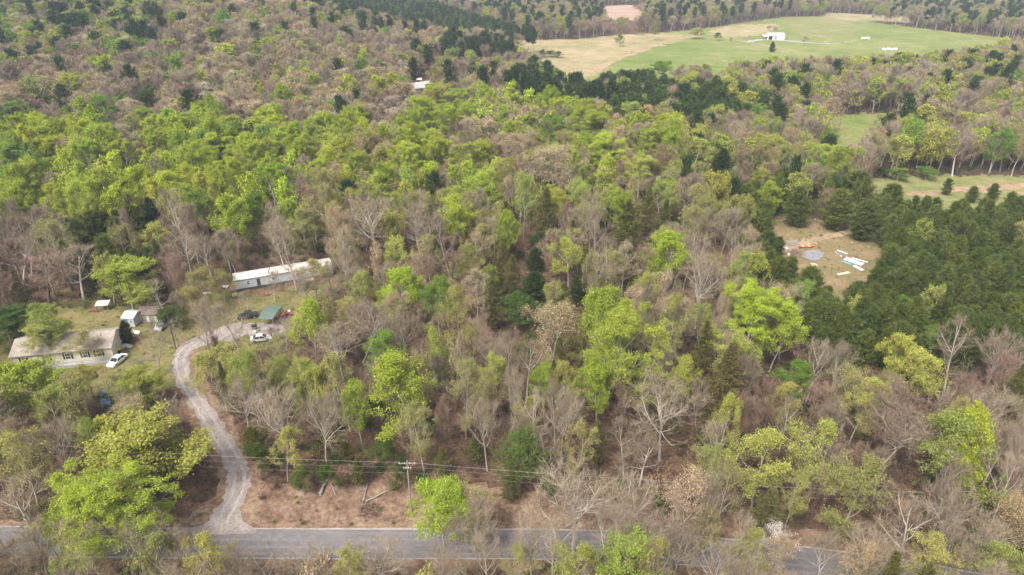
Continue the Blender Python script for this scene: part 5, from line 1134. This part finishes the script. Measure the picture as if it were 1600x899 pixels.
for i, t in enumerate(singles):
    fams, col, nm, adj, hr, wr = LOOK[t['look']]
    fam = 'full' if t['W'] > 11 and t['H'] < 14.5 and fams[0] in ('full', 'poplar', 'airy') else 'grand' if t['W'] > 11.5 and fams[0] in ('full', 'poplar') else fams[rng.integers(len(fams))] if not (t['hero'] and t['look'] == 'yellow' and t['H'] >= 14.5) else ('grand' if t['W'] > 12.5 else 'airy')
    pr = FAM[fam][rng.integers(len(FAM[fam]))]
    sx, sz = t['W'] / PW, t['H'] / PH
    jit = rng.uniform(0.86, 1.14); c = (col[0] * jit * rng.uniform(.92, 1.08), col[1] * jit, col[2] * jit * rng.uniform(.8, 1.2), 1)
    kw = dict(label=t['label'], cat=CATN[nm], group=GROUPN[nm])
    loc = (t['x'], t['y'], t['z'] - 0.15); rz = rng.uniform(0, 6.28)
    sc = (sx * rng.uniform(.93, 1.07), sx * rng.uniform(.93, 1.07), sz)
    if t['r'] > 9:
        r = empty(nm, loc, rz, **kw); r.scale = sc; r.rotation_euler = (rng.normal() * .035, rng.normal() * .035, rz)
        a = link('trunk', pr['near'][0], r); b = link('crown', pr['near'][1], r); a.color = c; b.color = c
    else:
        o = link(nm, pr['far'] if t['r'] < 7 else pr['far']); o.location = loc; o.rotation_euler = (0, 0, rz); o.scale = sc; o.color = c; tag(o, **kw)

# ---- the rest of the wood as one mass
def scatter(name, protos, pts, label, cat=None):
    """pts: rows x,y,z,proto index,rotation,sx,sz; one object whose geometry nodes place the prototypes"""
    col = bpy.data.collections.new(name + '_kinds')
    made = {}
    for i, (me, c) in enumerate(protos):
        if me.name not in made:
            q = me.copy(); made[me.name] = q
            for s, mm in enumerate(q.materials):
                if mm == M['leaf']: q.materials[s] = M['leaf_mass']
                if mm == M['needle']: q.materials[s] = M['needle_mass']
        o = bpy.data.objects.new(f'{name}_kind_{i:03d}', made[me.name]); col.objects.link(o)
    tint = np.array([protos[int(p[3])][1] for p in pts], np.float32) * rng.uniform(.86, 1.14, (len(pts), 1)) * rng.uniform(.93, 1.07, (len(pts), 3))
    pts = np.array(pts, np.float32); me = bpy.data.meshes.new(name); me.vertices.add(len(pts)); me.vertices.foreach_set('co', pts[:, :3].ravel())
    a = me.attributes.new('kind_index', 'INT', 'POINT'); a.data.foreach_set('value', pts[:, 3].astype(np.int32))
    a = me.attributes.new('turn', 'FLOAT_VECTOR', 'POINT'); v = np.zeros((len(pts), 3), np.float32); v[:, 2] = pts[:, 4]; a.data.foreach_set('vector', v.ravel())
    a = me.attributes.new('size', 'FLOAT_VECTOR', 'POINT'); v = np.stack([pts[:, 5], pts[:, 5], pts[:, 6]], 1).astype(np.float32); a.data.foreach_set('vector', v.ravel())
    a = me.attributes.new('tint', 'FLOAT_COLOR', 'POINT'); a.data.foreach_set('color', np.column_stack([tint, np.ones(len(pts))]).astype(np.float32).ravel())
    o = bpy.data.objects.new(name, me); C.objects.link(o); o['kind'] = 'stuff'; o['label'] = label
    g = bpy.data.node_groups.new(name, 'GeometryNodeTree')
    g.interface.new_socket('Geometry', in_out='INPUT', socket_type='NodeSocketGeometry'); g.interface.new_socket('Geometry', in_out='OUTPUT', socket_type='NodeSocketGeometry')
    gi, go = g.nodes.new('NodeGroupInput'), g.nodes.new('NodeGroupOutput')
    ip = g.nodes.new('GeometryNodeInstanceOnPoints'); ci = g.nodes.new('GeometryNodeCollectionInfo')
    ci.inputs['Collection'].default_value = col; ci.inputs['Separate Children'].default_value = True; ci.inputs['Reset Children'].default_value = True
    def attr(n, t):
        q = g.nodes.new('GeometryNodeInputNamedAttribute'); q.data_type = t; q.inputs['Name'].default_value = n
        return [s for s in q.outputs if s.enabled and s.name == 'Attribute'][0]
    ip.inputs['Pick Instance'].default_value = True
    g.links.new(gi.outputs[0], ip.inputs['Points']); g.links.new(ci.outputs[0], ip.inputs['Instance'])
    g.links.new(attr('kind_index', 'INT'), ip.inputs['Instance Index']); g.links.new(attr('size', 'FLOAT_VECTOR'), ip.inputs['Scale'])
    e2r = g.nodes.new('FunctionNodeEulerToRotation'); g.links.new(attr('turn', 'FLOAT_VECTOR'), e2r.inputs[0]); g.links.new(e2r.outputs[0], ip.inputs['Rotation'])
    g.links.new(ip.outputs[0], go.inputs[0])
    md = o.modifiers.new('scatter', 'NODES'); md.node_group = g
    return o
protos = []; index = {}
for lk, (fams, col, nm, adj, hr, wr) in LOOK.items():
    for fam in fams:
        for pr in FAM[fam]:
            for lod in ('far', 'mid'):
                index.setdefault((lk, lod), []).append(len(protos))
                j = rng.uniform(.85, 1.15); protos.append((pr['far'] if lod == 'far' else pr['far'], tuple(c * j for c in col)))
pts = []
for t in mass:
    k = index[(t['look'], 'far' if t['d'] > 260 else 'mid')]
    pts.append((t['x'], t['y'], t['z'] - 0.2, k[rng.integers(len(k))], rng.uniform(0, 6.28), t['W'] / PW, t['H'] / PH))
scatter('far_woods', protos, pts, 'distant mixed spring woods over the hill and valley, read as one mass')

# ---- brush, saplings and leaf tufts under the trees
def brush_mesh(name, H, W, n, w, m, leaf=0, ls=0.22):
    P0 = rng.normal(size=(n, 3)) * np.array([W * .12, W * .12, 0]); D = rng.normal(size=(n, 3)) * 0.42; D[:, 2] = 1; D /= np.linalg.norm(D, axis=1)[:, None]
    ln = H * rng.uniform(.5, 1, n)[:, None]; P1 = P0 + D * ln; a = ribbons(P0, P1, np.full(n, w))
    k = n * 3; i = rng.integers(0, n, k); s = rng.uniform(.35, .95, k)[:, None]; Q0 = P0[i] + (P1[i] - P0[i]) * s
    E = D[i] + rng.normal(size=(k, 3)) * .8; E /= np.linalg.norm(E, axis=1)[:, None]; Q1 = Q0 + E * H * rng.uniform(.12, .32, k)[:, None]; b = ribbons(Q0, Q1, np.full(k, w * .7))
    parts = [(*a, 1), (*b, 1)]
    if leaf: i = rng.integers(0, k, leaf); parts.append((*leaf_quads(Q1[i] + rng.normal(size=(leaf, 3)) * .15, ls), 0))
    j = join(parts); return mesh_np(name, j[0], j[1], [M['leaf'], m], j[2])
bp = []
for i in range(3): bp.append((brush_mesh(f'brush_{i}', 3.2, 2.6, 60, .045, M['brush']), (.2, .2, .2)))
for i in range(3): bp.append((brush_mesh(f'brush_g{i}', 3.6, 2.6, 55, .045, M['brush']), (.2, .2, .2)))
for i in range(3): bp.append((brush_mesh(f'brush_l{i}', 3.0, 2.4, 45, .04, M['brush'], 320, .2), (.19, .20, .06)))
for i in range(2): bp.append((brush_mesh(f'brush_e{i}', 2.6, 2.8, 40, .04, M['brush'], 1000, .2), (.05, .09, .022)))
for i in range(2): bp.append((brush_mesh(f'brush_t{i}', 3.0, 2.4, 45, .04, M['twig_rust'], 200, .2), (.30, .20, .11)))
pts = []
y = 50.0
while y < 420:
    s = 2.0 if y < 130 else (2.4 if y < 220 else 3.4); half = y * .84 + 15; x = -half
    while x < half:
        xx, yy = x + rng.uniform(-.5, .5) * s, y + rng.uniform(-.5, .5) * s; x += s
        bx, by, _ = proj(xx, yy, 0.0)
        if bx < -120 or bx > 1720 or by > 1250: continue
        if any(pip(bx, by, P) for P in BARE_GROUND) or on_road(xx, yy, 1.2): continue
        tx, ty, _ = proj(xx, yy, 3.0)
        if any(pip(tx, ty, P) for P in BARE_GROUND[3:7]) and rng.random() < .8: continue
        if rng.random() < (.35 if 480 < bx < 1150 else .2): continue
        g = math.sin(xx * .09 + 1) * math.sin(yy * .11) + rng.normal() * .5
        k = rng.integers(0, 3) if g < .1 else (rng.integers(3, 6) if g < .45 else rng.integers(6, 13))
        q = rng.uniform(.5, 1.15); pts.append((xx, yy, float(T(xx, yy)) - .05, k, rng.uniform(0, 6.28), q * rng.uniform(.8, 1.3), q))
    y += s
print('BRUSH', len(pts))
scatter('undergrowth', bp, pts, 'brown twiggy undergrowth and saplings on the leaf littered forest floor')
# tufts of dry grass along the verges and clearings
tf = [(brush_mesh(f'tuft_{i}', .45, .8, 40, .05, M[m]), (.2, .2, .2)) for i, m in enumerate(('twig_rust', 'twig_grey', 'bark_pale'))]
tf += [(brush_mesh('tuft_green', .35, .9, 20, .04, M['twig_grey'], 120, .14), (.12, .16, .04))]
pts = []
for P in (BARE_GROUND[3], BARE_GROUND[5], BARE_GROUND[6], BARE_GROUND[7]):
    W_ = [gp(*q) for q in P]; xa, xb = max(-110, min(p[0] for p in W_)), min(130, max(p[0] for p in W_)); ya, yb = min(p[1] for p in W_), max(p[1] for p in W_)
    for _ in range(int((xb - xa) * (yb - ya) * .45)):
        x, y = rng.uniform(xa, xb), rng.uniform(ya, yb)
        if pip(x, y, W_) and not on_road(x, y, .35) and math.sin(x * .7) * math.sin(y * .9 + 2) + rng.normal() * .5 > .25:
            pts.append((x, y, 0, rng.integers(0, 4), rng.uniform(0, 6.28), rng.uniform(.5, 1.3), rng.uniform(.4, 1.1)))
scatter('dry_grass', tf, pts, 'tufts of dry grass on the verges, yards and clearing')

# ------------------------------------------------------------------ air
bm = B(); box(bm, (0, 1900, 42), (6400, 4300, 92)); hz = done('haze', bm, [])
m = bpy.data.materials.new('haze'); m.use_nodes = True; n = m.node_tree.nodes; n.remove(n['Principled BSDF'])
pv = n.new('ShaderNodeVolumePrincipled'); pv.inputs['Color'].default_value = (0.70, 0.83, 1.0, 1); pv.inputs['Density'].default_value = 0.00016; pv.inputs['Anisotropy'].default_value = 0.0
m.node_tree.links.new(pv.outputs[0], n['Material Output'].inputs['Volume']); hz.data.materials.append(m)
hz['kind'] = 'stuff'; hz['label'] = 'thin bluish haze over the distant woods'
cy.volume_max_steps = 32; cy.volume_step_rate = 10
